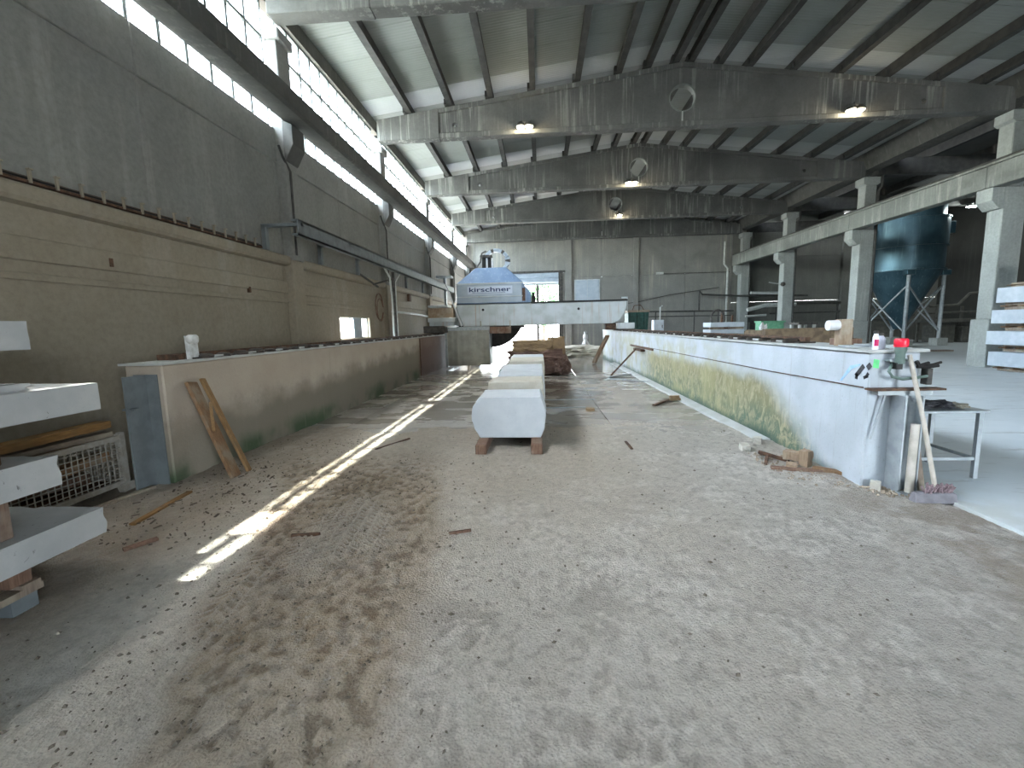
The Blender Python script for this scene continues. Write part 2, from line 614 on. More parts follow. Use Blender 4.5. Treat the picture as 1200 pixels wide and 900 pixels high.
def struct(name, loc=(0, 0, 0), label=None):
    o = bpy.data.objects.new(name, None)
    COL.objects.link(o)
    o.location = loc
    o['_o'] = tuple(loc)
    o['kind'] = 'structure'
    if label:
        o['label'] = label
    return o


def clone(src, parent, loc):
    """copy of a piece sharing its mesh; loc in world"""
    c = src.copy()
    COL.objects.link(c)
    c.parent = parent
    off = Vector(parent.get('_o', (0, 0, 0))) if parent is not None else Vector((0, 0, 0))
    c.location = Vector(loc) - off
    c['_o'] = tuple(loc)
    return c


def circ(cx, cy, r, n=24):
    return [(cx + r * cos(2 * pi * i / n), cy + r * sin(2 * pi * i / n)) for i in range(n)]


# ------------------------------------------------------------------ constants of the hall
XL, XRC = -5.2, 13.7               # left wall face, right column face
YB = [2.70, 8.95, 14.80, 20.85, 26.90, 32.95]
YEND = 33.0
XRIDGE = 4.4
ZB, ZE, ZR = 7.48, 8.08, 9.27      # beam soffit, beam top at the ends, at the ridge


def beam_top(x):
    return ZR - abs(x - XRIDGE) * (ZR - ZE) / 9.4


def roof_z(x):
    return beam_top(x) + .30


# ------------------------------------------------------------------ floor
def hash2(ix, iy, seed):
    h = (ix.astype(np.int64) * 374761393 + iy.astype(np.int64) * 668265263 + seed * 974634777) & 0x7fffffff
    h = ((h ^ (h >> 13)) * 1274126177) & 0x7fffffff
    return ((h ^ (h >> 16)) & 0xffff) / 65535.0


def vnoise(x, y, seed):
    ix, iy = np.floor(x), np.floor(y)
    fx, fy = x - ix, y - iy
    fx, fy = fx * fx * (3 - 2 * fx), fy * fy * (3 - 2 * fy)
    a, b = hash2(ix, iy, seed), hash2(ix + 1, iy, seed)
    c, d = hash2(ix, iy + 1, seed), hash2(ix + 1, iy + 1, seed)
    return (a * (1 - fx) + b * fx) * (1 - fy) + (c * (1 - fx) + d * fx) * fy


def fbm(x, y, seed, octv=4):
    s_, a, t_ = 0, 1, 0
    for k in range(octv):
        s_ = s_ + a * vnoise(x * 2 ** k, y * 2 ** k, seed + k)
        t_ += a
        a *= .5
    return s_ / t_


def sstep(x, a, b):
    t_ = np.clip((x - a) / (b - a), 0, 1)
    return t_ * t_ * (3 - 2 * t_)


floor = struct('floor')


def mud():
    xs = np.linspace(-5.2, 3.58, 840)
    ys = [-9.4, -4.0, -1.0, .4]
    y = 1.1
    while y < 9.4:
        ys.append(y)
        y *= 1.0047
    ys = np.array(ys)
    X, Y = np.meshgrid(xs, ys)
    wx = X + .35 * (fbm(X * 1.7, Y * 1.7, 11) - .5)
    # zone borders, measured on the ground: x as a function of y
    mudL = np.interp(Y, [1.4, 1.9, 2.4, 3.2, 4.2, 5.5], [-1.5, -1.74, -2.0, -2.25, -2.6, -3.2])
    mudR = np.interp(Y, [1.4, 2.0, 2.7, 3.5, 4.8, 6.5], [-.68, -.79, -.85, -.9, -1.1, -1.5])
    inmud = sstep(wx, mudL - .10, mudL + .10) * sstep(-wx, -mudR - .12, -mudR + .14)
    inmud = inmud * sstep(-Y, -6.2, -4.6)
    slurry = sstep(wx, mudR - .05, mudR + .25) * sstep(-wx, -1.7, -.5) * sstep(-Y, -4.8, -2.6)
    pale_left = sstep(-wx, -mudL - .1, -mudL + .15) * sstep(wx, -3.1, -2.5) * sstep(-Y, -4.1, -3.0)  # paler ground left of the mud track, fading towards the wall
    right = sstep(wx, .6, 1.8)

    def ridged(sx, sy, seed, n=3):
        return 1 - np.abs(2 * fbm(X * sx + 3.3, Y * sy + 1.7, seed, n) - 1)
    h = .010 * (fbm(X * 2.1, Y * 2.1, 1) - .5) + .006 * (fbm(X * 8, Y * 8, 2) - .5) + .004 * (fbm(X * 32, Y * 32, 3) - .5)
    # churned mud: lumps a few centimetres across, crevice shade put into the tone below
    lump = fbm(X * 19 + Y * 4, Y * 15, 5, 3)
    rough_ = sstep(fbm(X * 1.6, Y * 1.6, 51), .38, .58)
    h += inmud * (.030 * (ridged(5, 4, 6) - .72) + (.014 + .03 * rough_) * (lump - .5))
    vein = ridged(11, 9, 8) * sstep(fbm(X * 2.4, Y * 2.4, 52), .36, .6)
    h += (.35 + slurry + .6 * right) * (.012 * (vein - .4) + .008 * (fbm(X * 24, Y * 20, 53, 2) - .5))

    def track(pts, wdt, pitch, dep, lo, hi, seed, patch=None):
        # lugs pressed into the mud, thin squeezed ridges left between them
        py = np.array([p[1] for p in pts])
        px = np.array([p[0] for p in pts])
        cx = np.interp(Y, py, px)
        u = X - cx + .03 * (fbm(X * 9, Y * 9, seed + 5) - .5)
        vv = Y + np.abs(u) * .8 + .03 * (fbm(X * 8, Y * 8, seed + 6) - .5)
        m = sstep(-np.abs(u), -wdt / 2, -wdt / 2 + .08) * sstep(Y, lo, lo + .4) * sstep(-Y, -hi, -hi + .6)
        sel = fbm(X * 2.2, Y * 2.2, seed)
        if patch:
            sel = .25 + .3 * np.exp(-((X - patch[0]) / patch[2]) ** 2 - ((Y - patch[1]) / patch[3]) ** 2) + .35 * (sel - .45)
        m = m * sstep(sel, .30, .46)
        cu = u / (pitch * 1.5)
        cv = vv / pitch + .5 * (np.floor(cu) % 2)
        eu = np.abs((cu % 1.0) - .5) * 1.5 * pitch
        ev = np.abs((cv % 1.0) - .5) * pitch
        edge = np.minimum(pitch * .75 - eu, pitch * .5 - ev)
        rdg = 1 - sstep(edge, .005, .017)
        return m * dep * (rdg - .35), m * rdg

    h1, m1 = track([(-1.0, 1.3), (-1.35, 2.2), (-1.55, 3.2), (-1.68, 4.2), (-1.8, 5.5)], .80, .062, .020, 2.2, 4.6, 21, (-1.62, 3.35, .42, .60))
    h2, m2 = track([(.35, 1.3), (.60, 1.9), (.95, 2.6), (1.5, 3.6)], .42, .075, .008, 1.2, 2.3, 22)
    h4, m4 = track([(-1.75, 1.3), (-1.9, 2.2), (-2.05, 3.2)], .34, .07, .010, 1.3, 3.4, 24)
    h += h1 + h2 + h4
    # thins out over the slabs, banks up a little at the walls
    h += .02
    h -= .055 * sstep(Y, 6.0, 8.9) + .03 * (fbm(X * 1.2, Y * 2.0, 31) - .45) * sstep(Y, 5.4, 7.0)
    h += .03 * sstep(X, 2.55, 3.15) * sstep(Y, 4.4, 5.0) * (fbm(X * 5, Y * 5, 33)) - .02 * sstep(X, 3.45, 3.58)
    h += .03 * sstep(-X, 3.6, 4.2) * fbm(X * 5, Y * 5, 34)

    def C(hx):
        return np.array(rgb(hx)[:3])
    col = np.ones(X.shape + (3,)) * C('c4bfb5')

    def lay(m, hx, k=1.0):
        nonlocal col
        m = np.clip(m * k, 0, 1)[..., None]
        col = col * (1 - m) + C(hx) * m
    lay(sstep(fbm(X * .9, Y * .9, 41), .4, .65), 'c8c3b9', .8)
    lay(sstep(-X, 2.6, 3.3), 'b1a799', .8)
    lay(right, 'c5c4bf', .8)
    lay(slurry, 'd2d1cc', .95)
    lay(pale_left, 'dddcd7', 1)
    lay(inmud, 'b2a798', .95)
    lay(inmud * sstep(fbm(X * 2.2, Y * 1.5, 43), .48, .66), 'ab9e8a', .8)
    lay(inmud * sstep(-Y, -2.1, -1.6), 'c2bdb0', .7)
    lay(inmud * sstep(-lump, -.48, -.36), '776b5b', .65)  # shade of the crevices painted in by lump height
    lay(inmud * sstep(lump, .56, .68), 'c9c2b5', .6)
    lay(m1, 'd8d5cd', .9)
    lay(m2 + m4, 'cbc9c2', .6)
    lay((slurry + right * .5) * sstep(fbm(X * 3, Y * 3, 44), .52, .7), 'a09e98', .5)
    pit = fbm(X * 24, Y * 20, 53, 2)
    lay((.4 + slurry + right * .7) * sstep(vein, .62, .92), 'dfdeda', .6)
    lay((.5 + .5 * slurry + right * .5) * sstep(-pit, -.42, -.26), '96938b', .4)  # hollows painted darker, shade put into the colour
    lay(sstep(X, 2.3, 3.0) * sstep(-Y, -7, -3.2) * sstep(fbm(X * 4, Y * 4, 46), .35, .6), '9f9486', .7)
    col = np.clip(col * np.array([1.19, 1.13, 1.07]), 0, .92)
    wet = np.clip(.15 + .35 * right + .25 * slurry * sstep(fbm(X * 2, Y * 2, 47), .4, .6) - .3 * pale_left + .1 * inmud + .5 * sstep(Y, 5.5, 8), 0, 1)
    ny, nx = X.shape
    V = np.stack([X, Y, h], -1).reshape(-1, 3)
    idx = np.arange(nx * ny).reshape(ny, nx)
    Q = np.stack([idx[:-1, :-1], idx[:-1, 1:], idx[1:, 1:], idx[1:, :-1]], -1).reshape(-1, 4)
    me = bpy.data.meshes.new('mud_ground')
    me.vertices.add(len(V))
    me.vertices.foreach_set('co', V.ravel())
    me.loops.add(Q.size)
    me.loops.foreach_set('vertex_index', Q.ravel())
    me.polygons.add(len(Q))
    me.polygons.foreach_set('loop_start', np.arange(0, Q.size, 4))
    me.polygons.foreach_set('loop_total', np.full(len(Q), 4))
    me.update(calc_edges=True)
    me.shade_smooth()
    a = me.color_attributes.new('tone', 'FLOAT_COLOR', 'POINT')
    a.data.foreach_set('color', np.concatenate([col.reshape(-1, 3), np.ones((len(V), 1))], 1).ravel())
    b = me.attributes.new('wet', 'FLOAT', 'POINT')
    b.data.foreach_set('value', wet.ravel())
    o = bpy.data.objects.new('mud_ground', me)
    COL.objects.link(o)
    o.parent = floor
    me.materials.append(MAT['mud'])


mud()
xj = [-5.2, -3.3, -1.05, 1.15, 3.56]
yj = [5.85, 7.28, 9.05, 9.95, 11.9, 13.93, 16.1, 18.4, 20.9, 23.5, 26.6, 29.8, 33.0]
for i in range(len(xj) - 1):
    for j in range(len(yj) - 1):
        g = .008
        dz = random.uniform(-.006, .003)
        MB().box(xj[i] + g, xj[i + 1] - g, yj[j] + g, yj[j + 1] - g, -.15, dz).build('floor_slab', 'wet_floor', floor, .004)
MB().box(-5.2, 3.56, -9.4, 33, -.3, -.06).build('sub_floor', 'machine_dark', floor)
xa = [3.58, 8.5, 13.5, 20.0, 27.0]
ya = [-9.4, -3.0, 3.2, 9.2, 15.2, 21.2, 27.2, 33.0]
for i in range(4):
    for j in range(7):
        MB().box(xa[i] + (.004 if i else 0), xa[i + 1] - .004, ya[j] + .004, ya[j + 1] - .004, -.2, .035).build('apron_slab', 'apron', floor)
MB().box(3.58, 27, -9.4, 33, -.3, -.1).build('apron_base', 'machine_dark', floor)
# pale curb strip at the foot of the algae wall
MB().prism([(2.90, 0), (3.1, 0), (3.1, .05), (2.93, .025)], 6.2, 19.0, 'y').build('curb_strip', 'gantry_pale', floor)
# steel cover strips let into the slabs
for yy, x0, x1 in ((13.90, -3.9, 3.0), (9.98, .1, 1.2), (9.02, .1, .9)):
    MB().box(x0, x1, yy - .035, yy + .035, -.02, .006).build('cover_strip', 'steel' if yy < 10 else 'dark_steel', floor)

# ground outdoors
og = MB().box(-60, -5.42, -50, 90, -.4, -.15).box(-5.42, 60, 33.25, 90, -.4, -.05).box(-5.42, 60, -50, YR - .3, -.4, -.05)
o = og.build('ground', 'outside')
o['kind'] = 'structure'

# ------------------------------------------------------------------ left wall
wl = struct('wall_left')
YCOL = [YR] + YB                        # column lines
for k in range(len(YCOL) - 1):
    y0 = YCOL[k] + (.25 if k else 0)
    y1 = YCOL[k + 1] + .25
    ymid = (y0 + y1) / 2
    for a, b in ((y0, ymid), (ymid, y1)):
        hole = []
        if a < 11.72 < 13.83 < y1 and abs(k - 2) < 1:
            pass
        MB().box(XL - .2, XL, a + .006, b - .006, 3.10, 5.0).build('wall_panel', 'wall_high', wl, .01)
        MB().box(XL - .2, XL + .015, a + .006, b - .006, 5.015, 5.65).build('wall_panel', 'wall_high', wl, .01)
    hole = []
    if k == 2:
        hole = [[(11.72, 1.40), (13.83, 1.40), (13.83, 1.99), (11.72, 1.99)]]
    MB().prism([(y0 + .005, -.1), (y1 - .005, -.1), (y1 - .005, 3.06), (y0 + .005, 3.06)], XL - .2, XL, 'x', hole).build('wall_panel', 'wall_low', wl)
# long ledge with a groove under it, broad faint ribs on the lower wall
MB().prism([(XL, 2.97), (XL + .10, 2.99), (XL + .13, 3.03), (XL + .13, 3.14), (XL + .10, 3.17), (XL, 3.19)], YR, 33.0, 'y').build('ledge', 'wall_low', wl)
MB().box(XL, XL + .035, YR, 33.0, 2.42, 2.66).build('rib', 'wall_low', wl, .01)
MB().box(XL, XL + .03, YR, 33.0, 2.22, 2.30).build('rib', 'wall_low', wl, .01)

# cable tray standing on the ledge with its upright pegs
tray = thing('cable_tray', 'rusty cable tray with upright pegs along the ledge of the left wall', 'cable tray', (XL + .07, 3.0, 3.19))
MB().box(XL + .02, XL + .10, 3.0, 8.4, 3.19, 3.215).box(XL + .02, XL + .035, 3.0, 8.4, 3.19, 3.27).build('tray', 'rust', tray)
MB().tube([(XL + .06, 3.0, 3.235), (XL + .07, 4.6, 3.24), (XL + .055, 6.5, 3.235), (XL + .06, 8.4, 3.24)], .016, 6).build('cable', 'cable', tray)
MB().tube([(XL + .085, 3.0, 3.23), (XL + .085, 5.2, 3.235), (XL + .08, 8.4, 3.23)], .011, 6).build('cable', 'black', tray)
peg = MB().box(-.012, .012, -.012, .012, 0, .13).box(-.012, .03, -.02, .02, .125, .14)
p0 = None
yy = 3.2
while yy < 8.4:
    lc = (XL + .105, yy, 3.19)
    if p0 is None:
        p0 = MB().add([tuple(Vector(q) + Vector(lc)) for q in peg.v], peg.f).build('peg', 'wall_low', tray, origin=lc)
    else:
        clone(p0, tray, lc)
    yy += .262


def left_column(k, y):
    lab = ['', 'nearest grey concrete pilaster on the left wall with a corbel under the crane beam',
           'second pilaster along the left wall, next past the lit wall opening',
           'third pilaster along the left wall, level with the front of the bridge saw',
           'fourth pilaster along the left wall, behind the bridge saw hood',
           'last pilaster of the left wall, in the corner by the back wall'][k]
    t = thing('wall_column', lab, 'column', (XL + .12, y + .25, 0), 'pilasters of the left wall')
    y += .35
    MB().box(XL - .05, XL + .16, y, y + .45, 0, 3.1).build('lower_shaft', 'wall_low', t, .015)
    MB().box(XL - .05, XL + .19, y, y + .45, 3.1, ZB).build('shaft', 'wall_high', t, .015)
    MB().prism([(XL + .18, 5.02), (XL + .22, 5.05), (-4.82, 5.33), (-4.82, 5.70), (-5.0, 5.785), (XL + .18, 5.785)], y - .01, y + .46, 'y').build('corbel', 'crane_beam', t, .01)
    MB().box(XL - .05, XL + .27, y - .05, y + .50, ZB - .22, ZB - .02).build('capital', 'wall_high', t, .02)
    MB().tube([(XL + .20, y + .12, 3.2), (XL + .21, y + .12, 4.85), (XL + .16, y - .05, 5.1), (XL + .10, y - .05, 5.3)], .025, 8).build('downpipe', 'pipe_dark', t, smooth=True)
    return t


for k, y in enumerate(YB):
    if k >= 1:
        left_column(k, min(y, 32.1))

# ------------------------------------------------------------------ strip windows of the left wall
zrow = [5.67, 6.10, 6.70, 7.31, 7.95]
for k in range(len(YCOL) - 1):
    y0 = YCOL[k] + (.80 if k else .1)
    y1 = YCOL[k + 1] + .35 if k < 5 else 32.45
    wn = struct('window_%d' % (k + 1), (XL - .1, (y0 + y1) / 2, 5.65))
    m = MB()
    for z in zrow:
        hb = .055 if z == 6.10 else .03  # unseen middle bar behind the crane beam, added and thickened to split the sunlight
        m.box(XL - .13, XL - .07, y0, y1, z - hb, z + hb)
    m.box(XL - .13, XL - .07, y0, y0 + .04, 5.65, 7.95).box(XL - .13, XL - .07, y1 - .04, y1, 5.65, 7.95)
    m.build('window_frame', 'window_frame', wn)
    n = max(1, round((y1 - y0) / .512))
    dy = (y1 - y0) / n
    bar0 = None
    for i in range(1, n):
        lc = (XL - .1, y0 + i * dy, 5.65)
        if bar0 is None:
            bar0 = MB().box(XL - .125, XL - .075, lc[1] - .03, lc[1] + .03, 5.67, 7.95).build('mullion', 'window_frame', wn, origin=lc)
        else:
            clone(bar0, wn, lc)
    for r in range(4):
        g0 = None
        for i in range(n):
            lc = (XL - .1, y0 + (i + .5) * dy, zrow[r])
            if g0 is None:
                g0 = MB().box(XL - .103, XL - .097, lc[1] - dy / 2 + .03, lc[1] + dy / 2 - .03, zrow[r] + .028, zrow[r + 1] - .028).build('pane', 'pane', wn, origin=lc)
            else:
                clone(g0, wn, lc)

# eave beam above the strip windows
ev = struct('trim_1', label='concrete eave beam over the left strip windows')
MB().prism([(XL - .2, 7.96), (XL + .02, 7.96), (XL + .03, 8.30), (XL - .2, 8.33)], YR, 33.0, 'y').build('eave_beam', 'eave', ev)

# low wall opening with a sliding sash
wn = struct('window_7', (XL, 12.77, 1.40))
m = MB()
for a in ((11.72, 13.83, 1.40, 1.43), (11.72, 13.83, 1.96, 1.99), (11.72, 11.76, 1.40, 1.99), (13.79, 13.83, 1.40, 1.99), (12.55, 12.60, 1.40, 1.99)):
    m.box(XL - .14, XL - .08, *a)
m.build('window_frame', 'white_steel', wn)
MB().box(XL - .115, XL - .105, 12.6, 13.79, 1.43, 1.96).build('pane', 'pane', wn)
MB().box(XL - .13, XL - .10, 12.85, 13.45, 1.43, 1.96).build('sash_board', 'panel_steel', wn)

# ------------------------------------------------------------------ back wall
wb = struct('wall_back')
for x0, x1 in ((-5.4, -4.45), (2.35, 4.45), (4.45, 6.62), (6.98, 10.2), (10.2, 13.35)):
    MB().box(x0 + .006, x1 - .006, YEND, YEND + .22, -.1, 4.94).build('wall_panel', 'back_wall', wb, .01)
for x0, x1 in ((-5.4, -4.45), (-4.45, 1.9), (2.35, 4.45), (4.45, 6.62), (6.98, 10.2), (10.2, 13.35)):
    z0 = 5.42 if x0 == -4.45 else 4.955
    MB().box(x0 + .006, x1 - .006, YEND, YEND + .22, z0, 8.0).build('wall_panel', 'back_wall', wb, .01)
for x0, x1 in ((13.35, 17.2), (17.2, 20.6), (21.1, 24), (24, 27)):
    for z0, z1 in ((-.1, 2.9), (2.91, 5.9), (5.91, 9.0)):
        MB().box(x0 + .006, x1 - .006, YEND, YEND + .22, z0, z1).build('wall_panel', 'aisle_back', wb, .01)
for x0, x1 in ((1.9, 2.35), (6.62, 6.98)):
    MB().box(x0, x1, YEND - .16, YEND + .22, 0, 7.6).build('pilaster', 'back_wall', wb, .015)
MB().box(20.6, 21.1, YEND - .2, YEND + .22, 0, 8.4).build('pilaster', 'aisle_back', wb, .015)
MB().prism([(-5.4, 8.0), (14.0, 8.0), (14.0, 8.345), (XRIDGE, 9.565), (-5.4, 8.32)], YEND + .05, YEND + .22, 'y').build('gable', 'back_wall', wb)

door = struct('door_1', (-.5, YEND, 0), 'open roller door in the back wall behind the bridge saw')
MB().box(-4.45, 1.9, YEND - .06, YEND, 5.30, 5.44).box(1.42, 1.72, YEND - .06, YEND + .2, 0, 5.3).box(-4.45, -4.3, YEND - .06, YEND + .2, 0, 5.3).build('door_frame', 'dark_steel', door)
MB().box(1.72, 1.9, YEND + .02, YEND + .2, 0, 5.3).build('jamb', 'back_wall', door)
MB().box(-4.3, 1.42, YEND - .02, YEND + .16, 4.98, 5.30).build('transom', 'panel_steel', door)
MB().tube([(-4.3, YEND + .05, 4.78), (1.42, YEND + .05, 4.78)], .21, 14).build('shutter_roll', 'panel_steel', door, smooth=True)
MB().box(-4.3, 1.42, YEND + .03, YEND + .07, 4.46, 4.60).build('shutter_edge', 'white_steel', door)
MB().box(-.16, .02, YEND + .3, YEND + .42, 0, 4.6).build('centre_post', 'dark_steel', door)

sh = struct('window_8', (3.43, YEND, 2.7), 'pale blue closed double shutter in the back wall above the saw bridge')
MB().box(2.53, 4.33, YEND - .05, YEND - .01, 2.7, 4.76).build('shutter_frame', 'white_steel', sh)
for a, b in ((2.60, 3.42), (3.45, 4.27)):
    MB().box(a, b, YEND - .075, YEND - .05, 2.76, 4.70).build('shutter_leaf', 'panel_steel', sh, .008)

# ------------------------------------------------------------------ rear and right walls (behind and beside the camera)
wr = struct('wall_rear')
for a in ((-5.4, 6.5, -.1, 9.7), (11.5, 27.2, -.1, 9.7), (6.5, 11.5, 4.5, 9.7)):
    MB().box(a[0], a[1], YR - .25, YR, a[2], a[3]).build('wall_panel', 'wall_high', wr)
wri = struct('wall_right')
for j in range(7):
    a = YR + j * (33.2 - YR) / 7
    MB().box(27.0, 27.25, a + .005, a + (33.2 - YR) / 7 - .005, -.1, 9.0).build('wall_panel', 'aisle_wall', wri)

# ------------------------------------------------------------------ roof
ceil = struct('ceiling')
PX = [-3.92, -2.63, -1.37, -.09, 1.27, 2.50, 3.36, 4.18, 4.62, 5.46, 6.32, 7.58, 8.90, 10.21, 11.59, 12.87]
bays = [(YR, 2.70)] + [(YB[i], YB[i + 1]) for i in range(5)]
for (a, b) in bays:
    for x in PX:
        z = beam_top(x)
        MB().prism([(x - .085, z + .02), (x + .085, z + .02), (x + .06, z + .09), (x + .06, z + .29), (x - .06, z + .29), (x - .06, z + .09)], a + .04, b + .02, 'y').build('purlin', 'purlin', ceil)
        MB().box(x - .16, x - .085, b - .13, b + .05, z - .0, z + .16).build('purlin_bracket', 'purlin', ceil)
    n = 6 if b - a < 7 else 12
    for i in range(n):
        y0, y1 = a + .36 + (b - a) * i / n, a + .36 + (b - a) * (i + 1) / n
        y0 = YR if (i == 0 and a == YR) else y0
        y1 = min(y1, 33.2)
        last = i == n - 1
        for x0, x1 in ((-5.45, XRIDGE), (XRIDGE, 13.95)):
            z0, z1 = roof_z(x0), roof_z(x1)
            MB().prism([(x0, z0), (x1, z1), (x1, z1 + .05), (x0, z0 + .05)], y0 + .006, y1 - .006, 'y').build('skylight_sheet' if last else 'roof_sheet', 'skylight' if last else 'roof', ceil)
MB().prism([(-5.5, roof_z(-5.5) + .09), (XRIDGE, roof_z(XRIDGE) + .09), (14.0, roof_z(14) + .09), (14.0, roof_z(14) + .12), (XRIDGE, roof_z(XRIDGE) + .12), (-5.5, roof_z(-5.5) + .12)], 100, 100.1, 'y')
# opaque weather strips over the sheet joints
for (a, b) in bays:
    n = 6 if b - a < 7 else 12
    for i in range(n):
        y0 = a + .36 + (b - a) * i / n
        for x0, x1 in ((-5.45, XRIDGE), (XRIDGE, 13.95)):
            MB().prism([(x0, roof_z(x0) + .052), (x1, roof_z(x1) + .052), (x1, roof_z(x1) + .07), (x0, roof_z(x0) + .07)], y0 - .05, y0 + .05, 'y').build('joint_strip', 'aisle_roof', ceil)
MB().prism([(13.75, 7.75), (14.3, 7.75), (14.3, 8.35), (13.9, 8.42), (13.55, 8.38)], YR, 33, 'y').build('valley_gutter', 'eave', ceil)
for j in range(7):
    a = YR + j * (33.2 - YR) / 7
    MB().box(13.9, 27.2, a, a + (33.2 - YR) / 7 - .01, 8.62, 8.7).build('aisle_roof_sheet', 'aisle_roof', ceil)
for y in YB:
    MB().box(14.25, 27.0, y, y + .35, 7.55, 8.2).build('aisle_beam', 'purlin', ceil, .02)
for x in (16.5, 19, 21.5, 24):
    MB().box(x - .08, x + .08, YR, 33, 8.25, 8.6).build('aisle_purlin', 'purlin', ceil)

# ------------------------------------------------------------------ gabled roof beams
BL = {1: 'nearest gabled concrete roof beam, cropped by the top edge of the picture',
      2: 'nearest fully visible gabled concrete roof beam, with two lit lamps and the largest round hole',
      3: 'second fully visible gabled concrete roof beam, in the middle of the row',
      4: 'third fully visible gabled concrete roof beam, last one with a round hole',
      5: 'farthest concrete roof beam without a hole, close to the back wall'}
for k in range(1, 6):
    y = YB[k] - (.42 if k == 5 else 0)
    t = thing('roof_beam', BL[k], 'beam', (XRIDGE, y + .17, ZB), 'gabled concrete roof beams')
    outl = [(-3.0, ZB + .14), (11.8, ZB + .14), (11.8, beam_top(11.8) - .10), (XRIDGE, ZR - .10), (-3.0, beam_top(-3.0) - .10)]
    holes = [] if k == 5 else [circ(XRIDGE, 8.30, .38, 32), circ(-2.52, 7.86, .075, 12), circ(11.3, 7.86, .075, 12)]
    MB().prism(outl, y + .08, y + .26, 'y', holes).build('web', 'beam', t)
    if k != 5:
        ring = MB().prism(circ(XRIDGE, 8.30, .40, 32), y + .07, y + .27, 'y', [circ(XRIDGE, 8.30, .365, 32)])
        ring.build('hole_rim', 'runway', t)
    MB().prism([(-3.0, ZB), (11.8, ZB), (11.8, ZB + .15), (-3.0, ZB + .15)], y, y + .34, 'y').build('bottom_flange', 'beam', t, .02)
    for x0, x1 in ((-3.0, XRIDGE), (XRIDGE, 11.8)):
        MB().prism([(x0, beam_top(x0) - .13), (x1, beam_top(x1) - .13), (x1, beam_top(x1)), (x0, beam_top(x0))], y, y + .34, 'y').build('top_flange', 'beam', t, .01)
    for x0, x1 in ((-4.95, -3.0), (11.8, 13.75)):
        MB().prism([(x0, ZB), (x1, ZB), (x1, beam_top(x1)), (x0, beam_top(x0))], y - .01, y + .35, 'y').build('end_block', 'beam', t, .01)
    MB().box(XRIDGE - .02, XRIDGE + .02, y + .06, y + .09, ZB + .15, 7.92).build('conduit', 'pipe_white', t)

# ------------------------------------------------------------------ crane runways
t = thing('crane_beam', 'long dark concrete crane runway beam in front of the left strip windows', 'beam', (-4.6, 12, 5.56))
for (a, b) in bays:
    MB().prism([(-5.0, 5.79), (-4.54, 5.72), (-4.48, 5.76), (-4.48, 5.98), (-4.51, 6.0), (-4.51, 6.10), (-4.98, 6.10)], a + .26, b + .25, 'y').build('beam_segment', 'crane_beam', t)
MB().box(-4.78, -4.72, YR, 32.9, 6.10, 6.15).build('crane_rail', 'dark_steel', t)
MB().box(-4.58, -4.53, YR, 32.9, 6.10, 6.115).build('conductor_bar', 'cable', t)
t = thing('crane_beam', 'pale streaked concrete crane runway beam carried by the right row of columns', 'beam', (13.55, 12, 5.37))
for (a, b) in bays:
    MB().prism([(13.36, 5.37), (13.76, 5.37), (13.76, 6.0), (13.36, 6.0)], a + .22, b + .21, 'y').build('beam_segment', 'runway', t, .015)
MB().box(13.30, 13.80, YR, 32.9, 6.0, 6.06).build('cap_strip', 'runway', t)
MB().box(13.50, 13.57, YR, 32.9, 6.06, 6.15).build('crane_rail', 'dark_steel', t)
MB().tube([(13.33, YR, 6.10), (13.33, 32.9, 6.10)], .03, 8).build('conduit', 'pipe_dark', t)

CL = {2: 'nearest right-hand concrete column, beside the stack of stone slabs', 3: 'second right-hand concrete column, just left of the steel silo',
      4: 'third right-hand concrete column, with the small wall lamp', 5: 'farthest right-hand concrete column, against the back wall by the white downpipe'}
for k in (2, 3, 4, 5):
    y = min(YB[k], 32.4)
    t = thing('hall_column', CL[k], 'column', (14.0, y + .25, 0), 'right-hand hall columns')
    MB().box(13.72, 14.36, y, y + .5, 1.5, 5.37).build('shaft', 'column', t, .02)
    MB().box(13.62, 14.42, y - .06, y + .56, .03, 1.5).build('plinth', 'column', t, .02)
    MB().prism([(13.72, 4.75), (13.6, 4.75), (13.38, 4.98), (13.38, 5.36), (13.72, 5.36)], y - .01, y + .51, 'y').build('corbel', 'column', t, .01)
    MB().box(13.80, 14.26, y + .02, y + .48, 5.37, 7.5).build('upper_shaft', 'column', t, .02)
    MB().prism([(13.80, 7.15), (13.70, 7.22), (13.70, 7.47), (14.36, 7.47), (14.36, 7.22), (14.26, 7.15)], y - .03, y + .53, 'y').build('capital', 'column', t)
    if k > 2:
        MB().tube([(14.30, y - .04, .1), (14.30, y - .04, 6.9), (14.42, y - .04, 7.1), (14.42, y - .04, 7.5)], .055, 8).build('downpipe', 'pipe_dark', t, smooth=True)

# ------------------------------------------------------------------ lamps


def lamp(x, y, z, lab, cold=False, twin=False):
    t = thing('high_bay_lamp', lab, 'lamp', (x, y, z), 'hall lamps')
    MB().box(x - .22, x + .22, y - .10, y + .02, z + .08, z + .14).box(x - .02, x + .02, y - .03, y + .12, z + .10, z + .22).build('bracket', 'lamp_body', t)
    for dx in ((-.13, .13) if twin else (0,)):
        rf = MB().lathe([(.13, -.02), (.15, .0), (.11, .09), (.05, .13)], (x + dx, y - .04, z), 14).build('reflector', 'lamp_body', t, smooth=True)
        MB().lathe([(.02, -.08), (.08, -.06), (.115, -.02), (.10, .0)], (x + dx, y - .04, z), 14).build('bulb', 'lamp_glow_cold' if cold else 'lamp_glow', rf, smooth=True)
    ld = bpy.data.lights.new('lamp_light', 'POINT')
    ld.energy = 40 if cold else 4
    ld.color = (.9, 1.0, .98) if cold else (1, .86, .62)
    ld.shadow_soft_size = .1
    lo = bpy.data.objects.new('lamp_light', ld)
    COL.objects.link(lo)
    lo.parent = t
    lo.location = (0, -.25, -.2)
    return t


